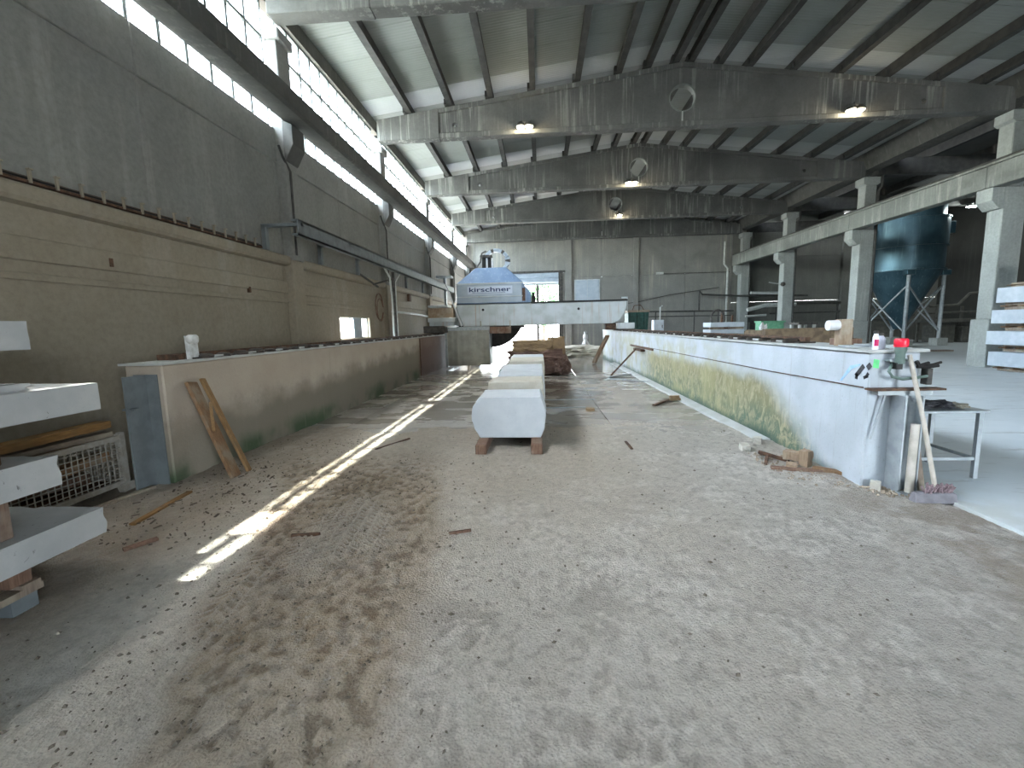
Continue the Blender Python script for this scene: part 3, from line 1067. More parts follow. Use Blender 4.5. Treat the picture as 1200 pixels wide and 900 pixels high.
lamp(-.34, 14.66, 7.62, 'lit twin hall lamp left of the big hole on the nearest full roof beam', twin=True)
lamp(9.23, 14.66, 7.62, 'lit twin hall lamp at the right part of the nearest full roof beam', twin=True)
lamp(4.05, 20.72, 7.62, 'lit hall lamp under the hole of the second full roof beam', twin=True)
lamp(4.60, 26.76, 7.66, 'lit hall lamp under the hole of the third full roof beam')
lamp(23.2, 26.78, 7.42, 'cold white lamp in the dark side aisle right of the silo', cold=True, twin=True)

# ------------------------------------------------------------------ gantry walls with rails
t = thing('gantry_wall', 'long pale concrete machine wall stained with green algae on the right', 'wall', (3.32, 12, 0))
MB().box(3.1, 3.55, 4.45, 22.5, -.05, 1.32).build('wall_body', 'gantry_r', t, .015)
MB().box(3.07, 3.60, 4.42, 22.5, 1.32, 1.345).build('cap_plate', 'gantry_pale', t)
MB().box(3.06, 3.10, 12.6, 15.6, .88, .93).box(2.98, 3.1, 13.6, 14.7, .80, .86).build('broken_ledge', 'rust', t)
MB().tube([(3.088, 4.5, .985), (3.09, 6.3, .962), (3.09, 10, .95), (3.09, 15, .93)], .0055, 5).build('string_line', 'rust', t)
t2 = thing('gantry_wall', 'long dusty brown concrete machine wall with leaning timber on the left', 'wall', (-4.2, 12, 0))
MB().box(-4.42, -4.0, 4.57, 22.5, -.05, 1.32).build('wall_body', 'gantry_l', t2, .015)
MB().box(-4.46, -3.97, 4.54, 22.5, 1.32, 1.345).build('cap_plate', 'gantry_pale', t2)
MB().box(-4.01, -3.97, 15.0, 15.06, .05, 1.3).build('joint_bar', 'rust', t2)


def rail(x, y0, y1, lab, sgn):
    t = thing('gear_rail', lab, 'rail', (x, y0, 1.345))
    MB().box(x - .10, x + .10, y0, y1, 1.345, 1.365).build('base_plate', 'rack', t)
    MB().box(x - .03, x + .03, y0, y1, 1.365, 1.42).build('rail_head', 'rust', t)
    src = None
    n = int((y1 - y0) / .34)
    for i in range(n):
        lc = (x - sgn * .09, y0 + .2 + i * .34, 1.345)
        if src is None:
            q = MB().lathe([(.10, 0), (.105, .03), (.07, .055), (.02, .06)], lc, 10)
            src = q.build('clamp', 'rack', t, origin=lc, smooth=True)
        else:
            c = clone(src, t, lc)
            c.rotation_euler.z = random.uniform(0, 1)
            sc = random.uniform(.8, 1.15)
            c.scale = (sc, sc, sc)
    for i in range(0, n, 2):
        yy = y0 + .35 + i * .34
        MB().bar((x - sgn * .12, yy - .06, 1.362), (x - sgn * .12, yy + .10, 1.366), .07, .02).build('wedge', 'gantry_pale', t)


rail(3.34, 5.9, 20.5, 'dark greasy gear rail on top of the algae-stained right machine wall', 1)
rail(-4.2, 5.15, 20.5, 'dark greasy gear rail on top of the dusty left machine wall', -1)

# end stops with rollers
t = thing('end_stop', 'white end stop with roller on the left machine wall', 'end stop', (-4.13, 5.2, 1.345))
MB().prism([(5.14, 1.345), (5.27, 1.345), (5.25, 1.62), (5.13, 1.62)], -4.17, -4.11, 'x').build('post', 'chalk', t)
MB().tube([(-4.10, 5.12, 1.58), (-4.02, 5.12, 1.58)], .055, 12).build('roller', 'chalk', t, smooth=True)
MB().box(-4.42, -4.20, 5.0, 5.3, 1.345, 1.41).build('foot_block', 'rust', t)
t = thing('end_stop', 'tan timber end stop with white roller on the right machine wall', 'end stop', (3.32, 5.2, 1.345))
MB().box(3.27, 3.39, 5.16, 5.28, 1.345, 1.635).build('post', 'wood_dusty', t, .006)
MB().tube([(3.16, 5.22, 1.57), (3.27, 5.22, 1.57)], .055, 12).build('roller', 'white_plastic', t, smooth=True)
MB().box(3.36, 3.52, 5.2, 5.5, 1.345, 1.42).build('foot_block', 'wood_red', t)
t = tag(MB().box(3.40, 3.54, 4.75, 5.15, 1.345, 1.37).box(3.22, 3.44, 4.92, 5.12, 1.345, 1.36).build('flat_steel', 'steel', origin=(3.4, 4.95, 1.345)), 'flat steel offcuts lying on the right machine wall behind the bottles', 'steel offcut')

# rust-brown sediment trough behind the right wall
t = thing('trough', 'muddy brown trough behind the right machine wall and end stop', 'trough', (7.9, 14, .03))
MB().box(6.6, 9.1, 13.8, 14.0, .03, 1.38).box(6.6, 9.1, 15.1, 15.2, .03, 1.30).box(6.6, 6.7, 14.0, 15.1, .03, 1.34).box(9.0, 9.1, 14.0, 15.1, .03, 1.34).build('trough_body', 'brown_trough', t, .02)
MB().box(6.7, 9.0, 14.0, 15.1, .03, 1.15).build('sediment', 'brown_trough', t)

# ------------------------------------------------------------------ bridge saw
saw = thing('bridge_saw', 'large blue-grey bridge saw spanning both machine walls', 'stone saw', (-1.8, 19.0, 1.35))
Y0 = 18.0
MB().prism([(-3.0, 1.65), (2.85, 1.65), (3.15, 1.78), (3.38, 2.2), (3.40, 2.50), (-3.28, 2.50)], Y0, Y0 + .55, 'y').build('bridge_beam', 'white_steel', saw, .02)
MB().prism([(-3.0, 1.65), (3.2, 1.65), (3.40, 2.50), (-3.28, 2.50)], Y0 + 1.6, Y0 + 2.1, 'y').build('bridge_beam', 'white_steel', saw, .02)
MB().box(-.30, 3.42, Y0 - .03, Y0 + .5, 2.50, 2.56).build('slide_rail', 'black', saw)
for x, z in ((-2.19, 2.29), (1.54, 2.24)):
    MB().tube([(x, Y0 - .01, z), (x, Y0 + .02, z)], .05, 14).build('lifting_hole', 'black', saw)
MB().box(2.75, 3.42, Y0 + .55, Y0 + 1.6, 1.7, 2.4).build('end_beam', 'white_steel', saw)
MB().box(-3.4, -2.9, Y0 + .55, Y0 + 1.6, 1.7, 2.4).build('end_beam', 'white_steel', saw)
MB().box(3.05, 3.62, Y0 - .4, Y0 + 2.6, 1.43, 1.66).build('end_carriage', 'white_steel', saw, .02)
MB().box(2.62, 3.0, Y0 + .1, Y0 + .5, 1.40, 1.66).build('drive_motor', 'rust', saw, .03)
MB().box(-4.45, -3.62, Y0 - .6, Y0 + 2.8, 1.43, 1.70).build('end_carriage', 'dark_steel', saw, .02)
MB().box(-4.40, -3.3, Y0 - .1, Y0 + .9, 1.86, 2.02).box(-4.35, -3.35, Y0, Y0 + .7, 1.70, 1.86).build('end_step', 'white_steel', saw, .01)
MB().box(-4.40, -3.40, Y0 + .1, Y0 + .9, 2.02, 2.40).build('cable_box', 'wood_dusty', saw)
MB().box(-4.38, -3.6, Y0, Y0 + .8, 2.44, 2.52).build('end_shelf', 'white_steel', saw)
MB().box(3.22, 3.46, Y0 + .15, Y0 + .2, 2.60, 2.66).box(3.42, 3.46, Y0 + .15, Y0 + .2, 2.1, 2.66).build('limit_arm', 'white_steel', saw)
MB().bar((-3.62, Y0 - .05, 3.30), (-3.05, Y0 - .05, 1.68), .05, .05).build('brace', 'white_plastic', saw)
# hood
hd = MB().prism([(-3.22, 2.54), (-.30, 2.54), (-.30, 2.92), (-.62, 3.30), (-3.22, 3.30)], Y0 + .05, Y0 + 2.0, 'y').build('hood_body', 'blue_steel', saw, .02)
MB().hexa([(-3.22, Y0 + .05, 3.32), (-.60, Y0 + .05, 3.32), (-.60, Y0 + 2.0, 3.32), (-3.22, Y0 + 2.0, 3.32),
           (-2.50, Y0 + .55, 3.97), (-1.28, Y0 + .55, 3.97), (-1.28, Y0 + 1.5, 3.97), (-2.50, Y0 + 1.5, 3.97)]).build('hood_top', 'blue_steel', saw, .02)
MB().box(-3.20, -.66, Y0 + .02, Y0 + .05, 2.82, 3.26).build('front_panel', 'panel_steel', saw, .008)
MB().box(-3.20, -.66, Y0 + .03, Y0 + .05, 2.57, 2.78).build('front_panel', 'panel_steel', saw, .008)
MB().box(-3.23, -.62, Y0 + .0, Y0 + .06, 3.27, 3.33).build('hood_rim', 'white_steel', saw)
MB().box(-3.23, -.62, Y0 + .0, Y0 + .06, 2.78, 2.82).build('hood_rim', 'white_steel', saw)
MB().box(-.64, -.52, Y0 + .02, Y0 + .05, 2.6, 3.1).build('latch_strip', 'rust', saw)
MB().box(-.28, -.12, Y0 + .1, Y0 + .3, 2.56, 2.78).box(-.26, -.16, Y0 + .1, Y0 + .2, 2.7, 2.92).build('switch_box', 'black', saw)
pl = MB().box(-2.78, -1.02, Y0 + .008, Y0 + .02, 2.90, 3.20).build('name_plate', 'plate', saw)


def text_mesh(body, x, y, z, width, height, mat, parent, name):
    cu = bpy.data.curves.new(name, 'FONT')
    cu.body = body
    cu.extrude = .002
    cu.offset = .018
    to = bpy.data.objects.new(name, cu)
    COL.objects.link(to)
    dg = bpy.context.evaluated_depsgraph_get()
    me = bpy.data.meshes.new_from_object(to.evaluated_get(dg))
    bpy.data.objects.remove(to)
    vs_ = np.array([v.co[:] for v in me.vertices])
    mn, mx = vs_.min(0), vs_.max(0)
    off = Vector(parent['_o'])
    for v in me.vertices:
        u = (v.co.x - mn[0]) / (mx[0] - mn[0]) * width
        q = (v.co.y - mn[1]) / (mx[1] - mn[1]) * height
        v.co = Vector((x + u, y - v.co.z, z + q)) - off
    o = bpy.data.objects.new(name, me)
    COL.objects.link(o)
    o.parent = parent
    me.materials.clear()
    me.materials.append(MAT[mat])
    return o


text_mesh('kirschner', -2.72, Y0 + .004, 2.985, 1.64, .18, 'navy', pl, 'lettering')
MB().box(-2.60, -1.30, Y0 + .004, Y0 + .008, 2.935, 2.95).build('print_line', 'navy', pl)
# mast and drag chain on the hood
MB().box(-2.28, -2.14, Y0 + .9, Y0 + 1.05, 3.95, 4.40).box(-2.04, -1.92, Y0 + .9, Y0 + 1.05, 3.95, 4.40).build('lift_cylinder', 'black', saw)
MB().box(-2.36, -1.86, Y0 + .85, Y0 + 1.1, 4.40, 4.52).build('mast_head', 'dark_steel', saw, .02)
MB().box(-2.12, -2.06, Y0 + .92, Y0 + 1.0, 3.95, 4.4).box(-1.90, -1.84, Y0 + .92, Y0 + 1.0, 3.95, 4.4).build('guide_rod', 'white_plastic', saw)
MB().tube([(-2.62, Y0 + .9, 3.9), (-2.35, Y0 + .9, 4.25), (-2.28, Y0 + .9, 4.6), (-2.1, Y0 + .9, 4.68)], .035, 6).build('hose', 'dark_steel', saw, smooth=True)
chain = [(-1.95 + .47 * cos(a) + .25, Y0 + 1.0, 4.28 + .42 * sin(a)) for a in np.linspace(pi * .95, -.35, 15)] + [(-1.42, Y0 + 1.0, 3.95)]
for i in range(len(chain) - 1):
    MB().bar(chain[i], chain[i + 1], .20, .13).build('chain_link', 'dark_steel' if i % 4 == 0 else 'panel_steel', saw)
# blade with guard curtain
c_, r_ = (-2.0, 2.2), 1.42
MB().prism(circ(c_[0], c_[1], r_, 72), Y0 + .78, Y0 + .80, 'y').build('saw_blade', 'blade', saw)
MB().prism([(-3.3, 1.66), (-.6, 1.66), (-.62, 1.55), (-3.3, 1.55)], Y0 + .3, Y0 + 1.4, 'y').build('under_frame', 'black', saw)
cur = MB()
n = 26
xs_ = np.linspace(-3.70, -1.98, n)
top, bot, back_ = [], [], []
for i, x in enumerate(xs_):
    d = .02 * sin(i * 1.7) + .012 * sin(i * .6)
    top.append((x, Y0 - .02 + d * .4, 1.55))
    bot.append((x + .02 * sin(i), Y0 + .02 + d, .10))
vs_ = top + bot + [(p[0], p[1] + .012, p[2]) for p in top] + [(p[0], p[1] + .012, p[2]) for p in bot]
fs_ = [(i, i + 1, n + i + 1, n + i) for i in range(n - 1)] + [(2 * n + i + 1, 2 * n + i, 3 * n + i, 3 * n + i + 1) for i in range(n - 1)]
fs_ += [(n + i, n + i + 1, 3 * n + i + 1, 3 * n + i) for i in range(n - 1)] + [(i + 1, i, 2 * n + i, 2 * n + i + 1) for i in range(n - 1)]
fs_ += [(0, n, 3 * n, 2 * n), (n - 1, 2 * n - 1, 4 * n - 1, 3 * n - 1)][:2]
cur.add(vs_, fs_).build('splash_curtain', 'rubber', saw, smooth=True)
MB().box(-3.75, -1.95, Y0 - .04, Y0 + .0, 1.50, 1.64).build('curtain_rail', 'steel', saw)
MB().box(-3.75, -3.66, Y0 - .03, Y0 + 1.2, .05, 1.64).build('curtain_post', 'steel', saw)
MB().box(-1.98, -1.12, Y0 - .03, Y0 + .3, 1.36, 1.62).build('guard_board', 'wood_red', saw)
MB().box(-1.98, -1.95, Y0 - .03, Y0 + 1.1, .12, 1.55).build('curtain_edge', 'steel', saw)
for x in (-2.30, -1.14):
    MB().box(x - .03, x + .03, Y0 - .02, Y0, 1.60, 1.86).build('hook', 'rubber', saw)

# ------------------------------------------------------------------ row of cut blocks


def profile_block(x0, x1, y0, y1, z0, z1, bulge, mat, lab, seed, n=9):
    """sawn front and back, rounded split sides, as in the row"""
    rnd = random.Random(seed)
    prof_r, prof_l = [], []
    for i in range(n + 1):
        u = i / n
        b = sin(pi * (u * .92 + .04)) ** .8
        prof_r.append((x1 - bulge * .55 + bulge * .55 * b + rnd.uniform(-.006, .006), z0 + (z1 - z0) * u))
        prof_l.append((x0 + bulge - bulge * b * (.75 + .25 * u) + rnd.uniform(-.008, .008), z0 + (z1 - z0) * u))
    loop = prof_r + prof_l[::-1]
    m = MB()
    ys = np.linspace(y0, y1, 6)
    k = len(loop)
    vs_ = []
    for j, y in enumerate(ys):
        for i, (x, z) in enumerate(loop):
            d = .012 if 0 < j < 5 else 0
            vs_.append((x + rnd.uniform(-d, d), y, z + rnd.uniform(-.002, .002)))
    fs_ = [(j * k + i, j * k + (i + 1) % k, (j + 1) * k + (i + 1) % k, (j + 1) * k + i) for j in range(5) for i in range(k)]
    fs_ += [tuple(range(k))[::-1], tuple(5 * k + i for i in range(k))]
    o = m.add(vs_, fs_).build('stone_block', mat, origin=((x0 + x1) / 2, (y0 + y1) / 2, z0), bevel=.006)
    o.data.shade_smooth()
    o.data.set_sharp_from_angle(angle=.5)
    return tag(o, lab, 'stone block', 'sawn stone blocks in the centre row')


BLK = [(-.95, .07, 6.0, 6.76, .145, .70, .15, 'stone_block', 'nearest pale sawn stone block with rounded sides on two timber bearers'),
       (-.84, .06, 6.88, 7.66, .145, .795, .07, 'stone_rough', 'second stone block of the row, rough tan split front face'),
       (-.78, .08, 7.70, 8.84, .145, .80, .05, 'stone_block', 'third pale sawn block of the centre row'),
       (-.85, .07, 8.90, 10.0, .145, .80, .06, 'stone_block', 'fourth pale sawn block of the centre row'),
       (-.74, .11, 10.12, 11.5, .145, .85, .05, 'stone_rough', 'fifth block of the centre row, with a split edge'),
       (-.80, .12, 11.62, 13.1, .145, .82, .05, 'stone_block', 'sixth and last pale block of the centre row, before the brown rocks')]
for i, b in enumerate(BLK):
    profile_block(*b, seed=i + 3)
for i, (x0, x1, lab) in enumerate(((-.84, -.70, 'left reddish timber bearer under the row of stone blocks'), (-.13, .02, 'right reddish timber bearer under the row of stone blocks'))):
    o = MB().box(x0, x1, 5.62, 13.2, .005, .145).build('timber_bearer', 'wood_red', origin=((x0 + x1) / 2, 9.4, .0), bevel=.008)
    tag(o, lab, 'timber', 'timber bearers')
for x in (-.77, -.05):
    pass


def rock(name, c, s, seed, mat, lab, cat='rock', amp=.18, box=.75, rz=0.0, sub=5, group=None):
    """quarry rock: a cube pulled towards a sphere and broken up by noise"""
    b = bmesh.new()
    bmesh.ops.create_cube(b, size=2)
    bmesh.ops.subdivide_edges(b, edges=b.edges, cuts=sub, use_grid_fill=True)
    R = Matrix.Rotation(rz, 3, 'Z')
    zmin = 9
    for v in b.verts:
        p = v.co.copy()
        q = p.normalized() * 1.15
        p = p * box + q * (1 - box)
        nn = mnoise.fractal(p * 1.3 + Vector((seed * 7.1, seed, 0)), .8, 2.2, 4)
        nb = mnoise.noise(p * 3.1 + Vector((0, seed * 3.3, 2))) + .7 * mnoise.noise(p * 7.3 + Vector((seed, 1, 0)))
        p *= 1 + amp * nn + amp * .5 * nb
        p = R @ Vector((p.x * s[0], p.y * s[1], p.z * s[2]))
        v.co = p
        zmin = min(zmin, p.z)
    for v in b.verts:
        v.co.z -= zmin
    me = bpy.data.meshes.new(name)
    b.to_mesh(me)
    b.free()
    me.materials.append(MAT[mat])
    o = bpy.data.objects.new(name, me)
    COL.objects.link(o)
    o.location = c
    return tag(o, lab, cat, group)


rock('quarry_rock', (-.16, 15.3, 0), (.86, .6, .37), 4, 'rock_brown', 'wet dark brown rough rock at the end of the block row', amp=.22, sub=18)
rock('quarry_rock', (-.22, 15.3, .71), (.64, .42, .21), 9, 'rock_tan', 'tan rough-hewn block lying on the dark brown rock', amp=.10, box=.90, sub=18)
rock('quarry_rock', (.60, 16.45, .0), (.30, .24, .56), 14, 'rock_tan', 'upright brownish rock slab behind the dark brown rock', amp=.12, box=.85, sub=16)
rock('quarry_rock', (.74, 14.75, .0), (.22, .22, .26), 23, 'rock_brown', 'crumbling dark brown rock lump right of the tan block', amp=.38, box=.35, sub=16)

# ------------------------------------------------------------------ left wall steelwork
t = thing('steel_runway', 'grey steel channel runway on wall brackets along the left wall', 'steel beam', (-4.4, 14, 3.4))
MB().box(-4.46, -4.34, 8.3, 23.6, 3.38, 3.41).box(-4.36, -4.34, 8.3, 23.6, 3.38, 3.66).box(-4.46, -4.34, 8.3, 23.6, 3.63, 3.66).build('channel', 'post_steel', t)
for y in (8.45, 10.6, 12.8, 17.5, 20.0):
    MB().box(XL + .10, XL + .18, y - .05, y + .05, 3.17, 3.60).box(XL + .10, -4.34, y - .05, y + .05, 3.56, 3.62).build('bracket', 'post_steel', t)
MB().tube([(-4.56, 14.35, .0), (-4.56, 14.35, 3.4)], .05, 10).build('post', 'dark_steel', t, smooth=True)
MB().tube([(-4.56, 14.15, 1.2), (-4.56, 14.15, 2.6), (-4.55, 14.0, 3.2), (-4.6, 13.7, 3.45)], .03, 8).build('hose', 'pipe_white', t, smooth=True)
MB().tube([(-4.54, 14.5, 1.3), (-4.54, 14.5, 3.1), (-4.48, 14.8, 3.37)], .02, 8).build('hose', 'pipe_white', t, smooth=True)
MB().bar((XL + .15, 13.9, 3.0), (-4.5, 14.3, 3.2), .05, .05).bar((XL + .15, 12.9, 3.2), (XL + .2, 14.2, 2.95), .04, .04).build('stay', 'dark_steel', t)
# pipes behind
t = thing('pipe_run', 'pale horizontal pipe on the left wall past the steel post', 'pipe', (XL + .1, 17, 2.2))
MB().tube([(XL + .22, 15.4, 2.22), (XL + .22, 18.5, 2.20), (XL + .22, 21.0, 2.12)], .04, 8).build('pipe', 'pipe_white', t, smooth=True)
MB().box(XL, XL + .1, 16.0, 16.35, 2.7, 3.1).build('junction_box', 'rust', t)
MB().box(XL, XL + .1, 18.0, 18.25, 2.7, 3.15).build('junction_box', 'rust', t)
t = thing('wall_shelf', 'grey T-shaped bracket post left of the saw hood', 'bracket', (-4.6, 22.4, 2.9))
MB().box(-4.95, -4.2, 22.2, 22.7, 4.02, 4.12).box(-4.62, -4.50, 22.35, 22.5, 1.35, 4.02).build('post', 'steel', t)
t = thing('wall_cable', 'loose looped black hose hanging on the left wall', 'hose', (XL + .1, 14.6, 2.1))
MB().tube([(XL + .08, 14.55 + .35 * cos(a), 2.35 + .42 * sin(a)) for a in np.linspace(0, 2 * pi * .93, 18)], .02, 6).tube([(XL + .1, 14.55 + .28 * cos(a), 2.25 + .36 * sin(a)) for a in np.linspace(.4, 2 * pi * .9, 16)], .016, 6).build('hose', 'wood_red', t, smooth=True)
# small wall marks: anchor plates
for y, z, lab in ((5.35, 2.52, 'small bolt on the left wall below the cable tray'), (8.0, 2.40, 'dark anchor bolt on the left wall beside the nearest pilaster')):
    o = MB().box(XL, XL + .05, y - .02, y + .02, z - .05, z + .05).build('anchor_bolt', 'rust', origin=(XL, y, z))
    tag(o, lab, 'bolt')

# ------------------------------------------------------------------ foreground left: slab stack, crate, post, timber


def slab(x0, x1, y0, y1, z0, z1, mat, lab, seed, broken=0.0, grp='stone slabs of the left stack', name='stone_slab'):
    rnd = random.Random(seed)
    n = 12
    far = [(x1 - (x1 - x0) * i / n, y1 + (rnd.uniform(-broken, broken * .4) if 0 < i < n else 0)) for i in range(n + 1)]
    mids = [(y1 + rnd.uniform(-broken, 0), y1 + rnd.uniform(-broken, 0)) for _ in far]
    loops = []
    for zi, z in enumerate((z0, z0 + (z1 - z0) * .35, z0 + (z1 - z0) * .7, z1)):
        lp = [(x0, y0, z), (x1, y0, z)]
        for i, (x, y) in enumerate(far):
            yy = y if zi in (0, 3) else (y + rnd.uniform(-broken, broken) * .7)
            lp.append((x, yy, z))
        loops.append(lp)
    k = len(loops[0])
    vs_ = [q for lp in loops for q in lp]
    fs_ = [(a * k + i, a * k + (i + 1) % k, (a + 1) * k + (i + 1) % k, (a + 1) * k + i) for a in range(3) for i in range(k)]
    m = MB().add(vs_, fs_)
    m.f += [tuple(range(k))[::-1], tuple(3 * k + i for i in range(k))]
    return tag(m.build(name, mat, origin=((x0 + x1) / 2, (y0 + y1) / 2, z0)), lab, 'stone slab', grp)


slab(-3.95, -3.10, .6, 2.60, 1.575, 1.745, 'stone_slab', 'topmost white stone slab of the left stack, at the picture edge', 1, .01)
slab(-3.95, -3.10, .6, 2.985, 1.135, 1.32, 'stone_slab', 'long second-highest white slab of the left stack', 2, .004)
slab(-3.80, -3.22, .7, 2.66, 1.321, 1.362, 'stone_slab', 'thin white plate lying on the second-highest slab of the left stack', 3, .05)
slab(-3.95, -3.10, .6, 2.66, .70, .895, 'stone_slab', 'white slab with a broken end, third from the top of the left stack', 4, .05)
slab(-3.95, -3.10, .6, 2.90, .262, .445, 'stone_slab', 'lowest dusty white slab of the left stack, on the pallet', 5, .025)
for z0, z1, lev in ((.447, .698, 'lowest and third slab'), (.897, 1.133, 'third and second-highest slab'), (1.364, 1.573, 'top slab and thin plate')):
    for j, (y, x, s) in enumerate(((2.36, -3.25, 'front'), (2.36, -3.80, 'rear'))):
        o = MB().box(x - .06, x + .06, y - .07, y + .07, z0, z1).build('spacer_block', 'wood_red', origin=(x, y, z0), bevel=.008)
        tag(o, '%s wooden spacer block between the %s of the left stack' % (s, lev), 'wood block', 'spacer blocks in the left stack')
t = thing('pallet', 'grey wooden pallet with blue blocks under the left slab stack', 'pallet', (-3.5, 1.9, 0))
for i, x in enumerate((-3.88, -3.5, -3.13)):
    MB().box(x - .05, x + .05, 1.0, 2.45, .12, .16).build('runner', 'wood_grey', t)
    for y in (1.1, 1.7, 2.34):
        MB().box(x - .05, x + .05, y - .07, y + .07, .03, .12).build('foot_block', 'post_steel' if x > -3.3 else 'wood_grey', t)
for y in (1.05, 1.4, 1.75, 2.1, 2.39):
    MB().box(-3.95, -3.08, y - .05, y + .05, .16, .185).build('deck_board', 'wood_grey', t)
for y in (1.2, 2.36):
    MB().box(-3.93, -3.11, y - .06, y + .06, .185, .261).build('bearer', 'wood_red', t)

# mesh crate
t = thing('mesh_crate', 'white wire-mesh crate holding timber scraps between the slab stack and steel post', 'crate', (-4.75, 3.8, 0))
X0, X1, Ya, Yb_, Za, Zb = -5.13, -4.35, 3.15, 4.35, .13, .60
for x in (X0, X1):
    for y in (Ya, Yb_):
        MB().box(x - .025, x + .025, y - .025, y + .025, .0, Zb + .05).build('corner_post', 'crate', t)
        MB().hexa([(x - .03, y - .05, 0), (x + .03, y - .05, 0), (x + .03, y + .05, 0), (x - .03, y + .05, 0), (x - .03, y - .09, .12), (x + .03, y - .09, .12), (x + .03, y + .09, .12), (x - .03, y + .09, .12)]).build('foot', 'crate', t)
for z in (Za, Zb):
    h = .05
    for x in (X0, X1):
        MB().box(x - .018, x + .018, Ya, Yb_, z - h / 2, z + h / 2).build('rim_bar', 'crate', t)
    for y in (Ya, Yb_):
        MB().box(X0, X1, y - .018, y + .018, z - h / 2, z + h / 2).build('rim_bar', 'crate', t)
MB().box(X0, X1, Ya, Yb_, Za - .02, Za).build('crate_floor', 'rust', t)
w1 = w2 = None
for i in range(1, 21):
    y = Ya + (Yb_ - Ya) * i / 21
    lc = (X1, y, Za)
    if w1 is None:
        w1 = MB().box(X1 - .004, X1 + .004, y - .004, y + .004, Za, Zb).build('wire', 'crate', t, origin=lc)
    else:
        clone(w1, t, lc)
for i in range(1, 9):
    z = Za + (Zb - Za) * i / 9
    lc = (X1, Ya, z)
    if w2 is None:
        w2 = MB().box(X1 - .003, X1 + .005, Ya, Yb_, z - .004, z + .004).build('wire', 'crate', t, origin=lc)
    else:
        clone(w2, t, lc)
w3 = w4 = None
for i in range(1, 14):
    x = X0 + (X1 - X0) * i / 14
    lc = (x, Yb_, Za)
    if w3 is None:
        w3 = MB().box(x - .004, x + .004, Yb_ - .004, Yb_ + .004, Za, Zb).build('wire', 'crate', t, origin=lc)
    else:
        clone(w3, t, lc)
for i in range(1, 9):
    z = Za + (Zb - Za) * i / 9
    lc = (X0, Yb_, z)
    if w4 is None:
        w4 = MB().box(X0, X1, Yb_ - .004, Yb_ + .004, z - .004, z + .004).build('wire', 'crate', t, origin=lc)
    else:
        clone(w4, t, lc)
scr = [((-4.44, 3.1, .74), (-4.50, 4.34, .74), .16, .07, 'beam_yellow', 'yellow timber beam on top of the scraps in the mesh crate'),
       ((-4.55, 3.18, .64), (-4.42, 4.30, .65), .12, .05, 'board_grey', 'grey split board just under the yellow beam in the mesh crate'),
       ((-4.75, 3.2, .60), (-4.62, 4.30, .58), .10, .06, 'wood_brown', 'brown batten in the middle of the mesh crate'),
       ((-4.95, 3.2, .50), (-4.90, 4.30, .56), .14, .05, 'board_grey', 'grey board at the wall side of the mesh crate'),
       ((-4.60, 3.2, .30), (-4.50, 4.30, .42), .14, .09, 'wood_brown', 'thick brown timber low in the mesh crate'),
       ((-4.85, 3.2, .24), (-4.70, 4.25, .20), .16, .10, 'wood_red', 'dark timber at the bottom of the mesh crate')]
for a, b, ww, hh, mm, lab in scr:
    c = (Vector(a) + Vector(b)) / 2
    o = MB().bar(a, b, ww, hh).build('timber_scrap', mm, origin=tuple(c), bevel=.004)
    tag(o, lab, 'timber', 'timber scraps in the crate')
o = MB().bar((-4.22, 3.2, .03), (-4.12, 4.42, .03), .06, .05).build('batten', 'wood_grey', origin=(-4.2, 3.8, 0))
tag(o, 'grey batten on the floor in front of the mesh crate', 'timber')

# steel H-post at the near end of the left wall


def hpost(name, x, y, w_, d_, h_, lab, parts=()):
    t = thing(name, lab, 'steel post', (x, y, 0))
    MB().box(x - w_ / 2, x - w_ / 2 + .014, y - d_ / 2, y + d_ / 2, 0, h_).build('flange', 'steel', t)
    MB().box(x + w_ / 2 - .014, x + w_ / 2, y - d_ / 2, y + d_ / 2, 0, h_).build('flange', 'steel', t)
    MB().box(x - w_ / 2, x + w_ / 2, y - .006, y + .006, 0, h_).build('web', 'steel', t)
    return t


t = thing('steel_post', 'grey steel H-post at the near end of the left machine wall', 'steel post', (-4.17, 4.45, 0))
MB().box(-4.30, -4.04, 4.535, 4.55, 0, 1.225).build('flange', 'post_steel', t)
MB().box(-4.185, -4.165, 4.28, 4.535, 0, 1.225).build('web', 'post_steel', t)
MB().box(-4.24, -4.11, 4.30, 4.36, .88, .90).build('lug', 'post_steel', t)

# planks leaning on the left wall
t = thing('leaning_plank', 'broad brown plank leaning against the left machine wall', 'plank', (-3.52, 4.9, 0))
MB().bar((-3.47, 4.80, .015), (-3.93, 4.86, 1.10), .20, .035, 1.35).build('board', 'wood_brown', t, .004)
t = thing('leaning_plank', 'narrow split plank leaning beside the broad one on the left machine wall', 'plank', (-3.45, 5.0, 0))
MB().bar((-3.45, 5.01, .015), (-3.94, 5.05, 1.12), .09, .03, 1.35).build('board', 'wood_yellow', t, .004)
MB().bar((-3.66, 4.78, .55), (-3.78, 4.93, .86), .03, .02).build('splinter', 'wood_yellow', t)

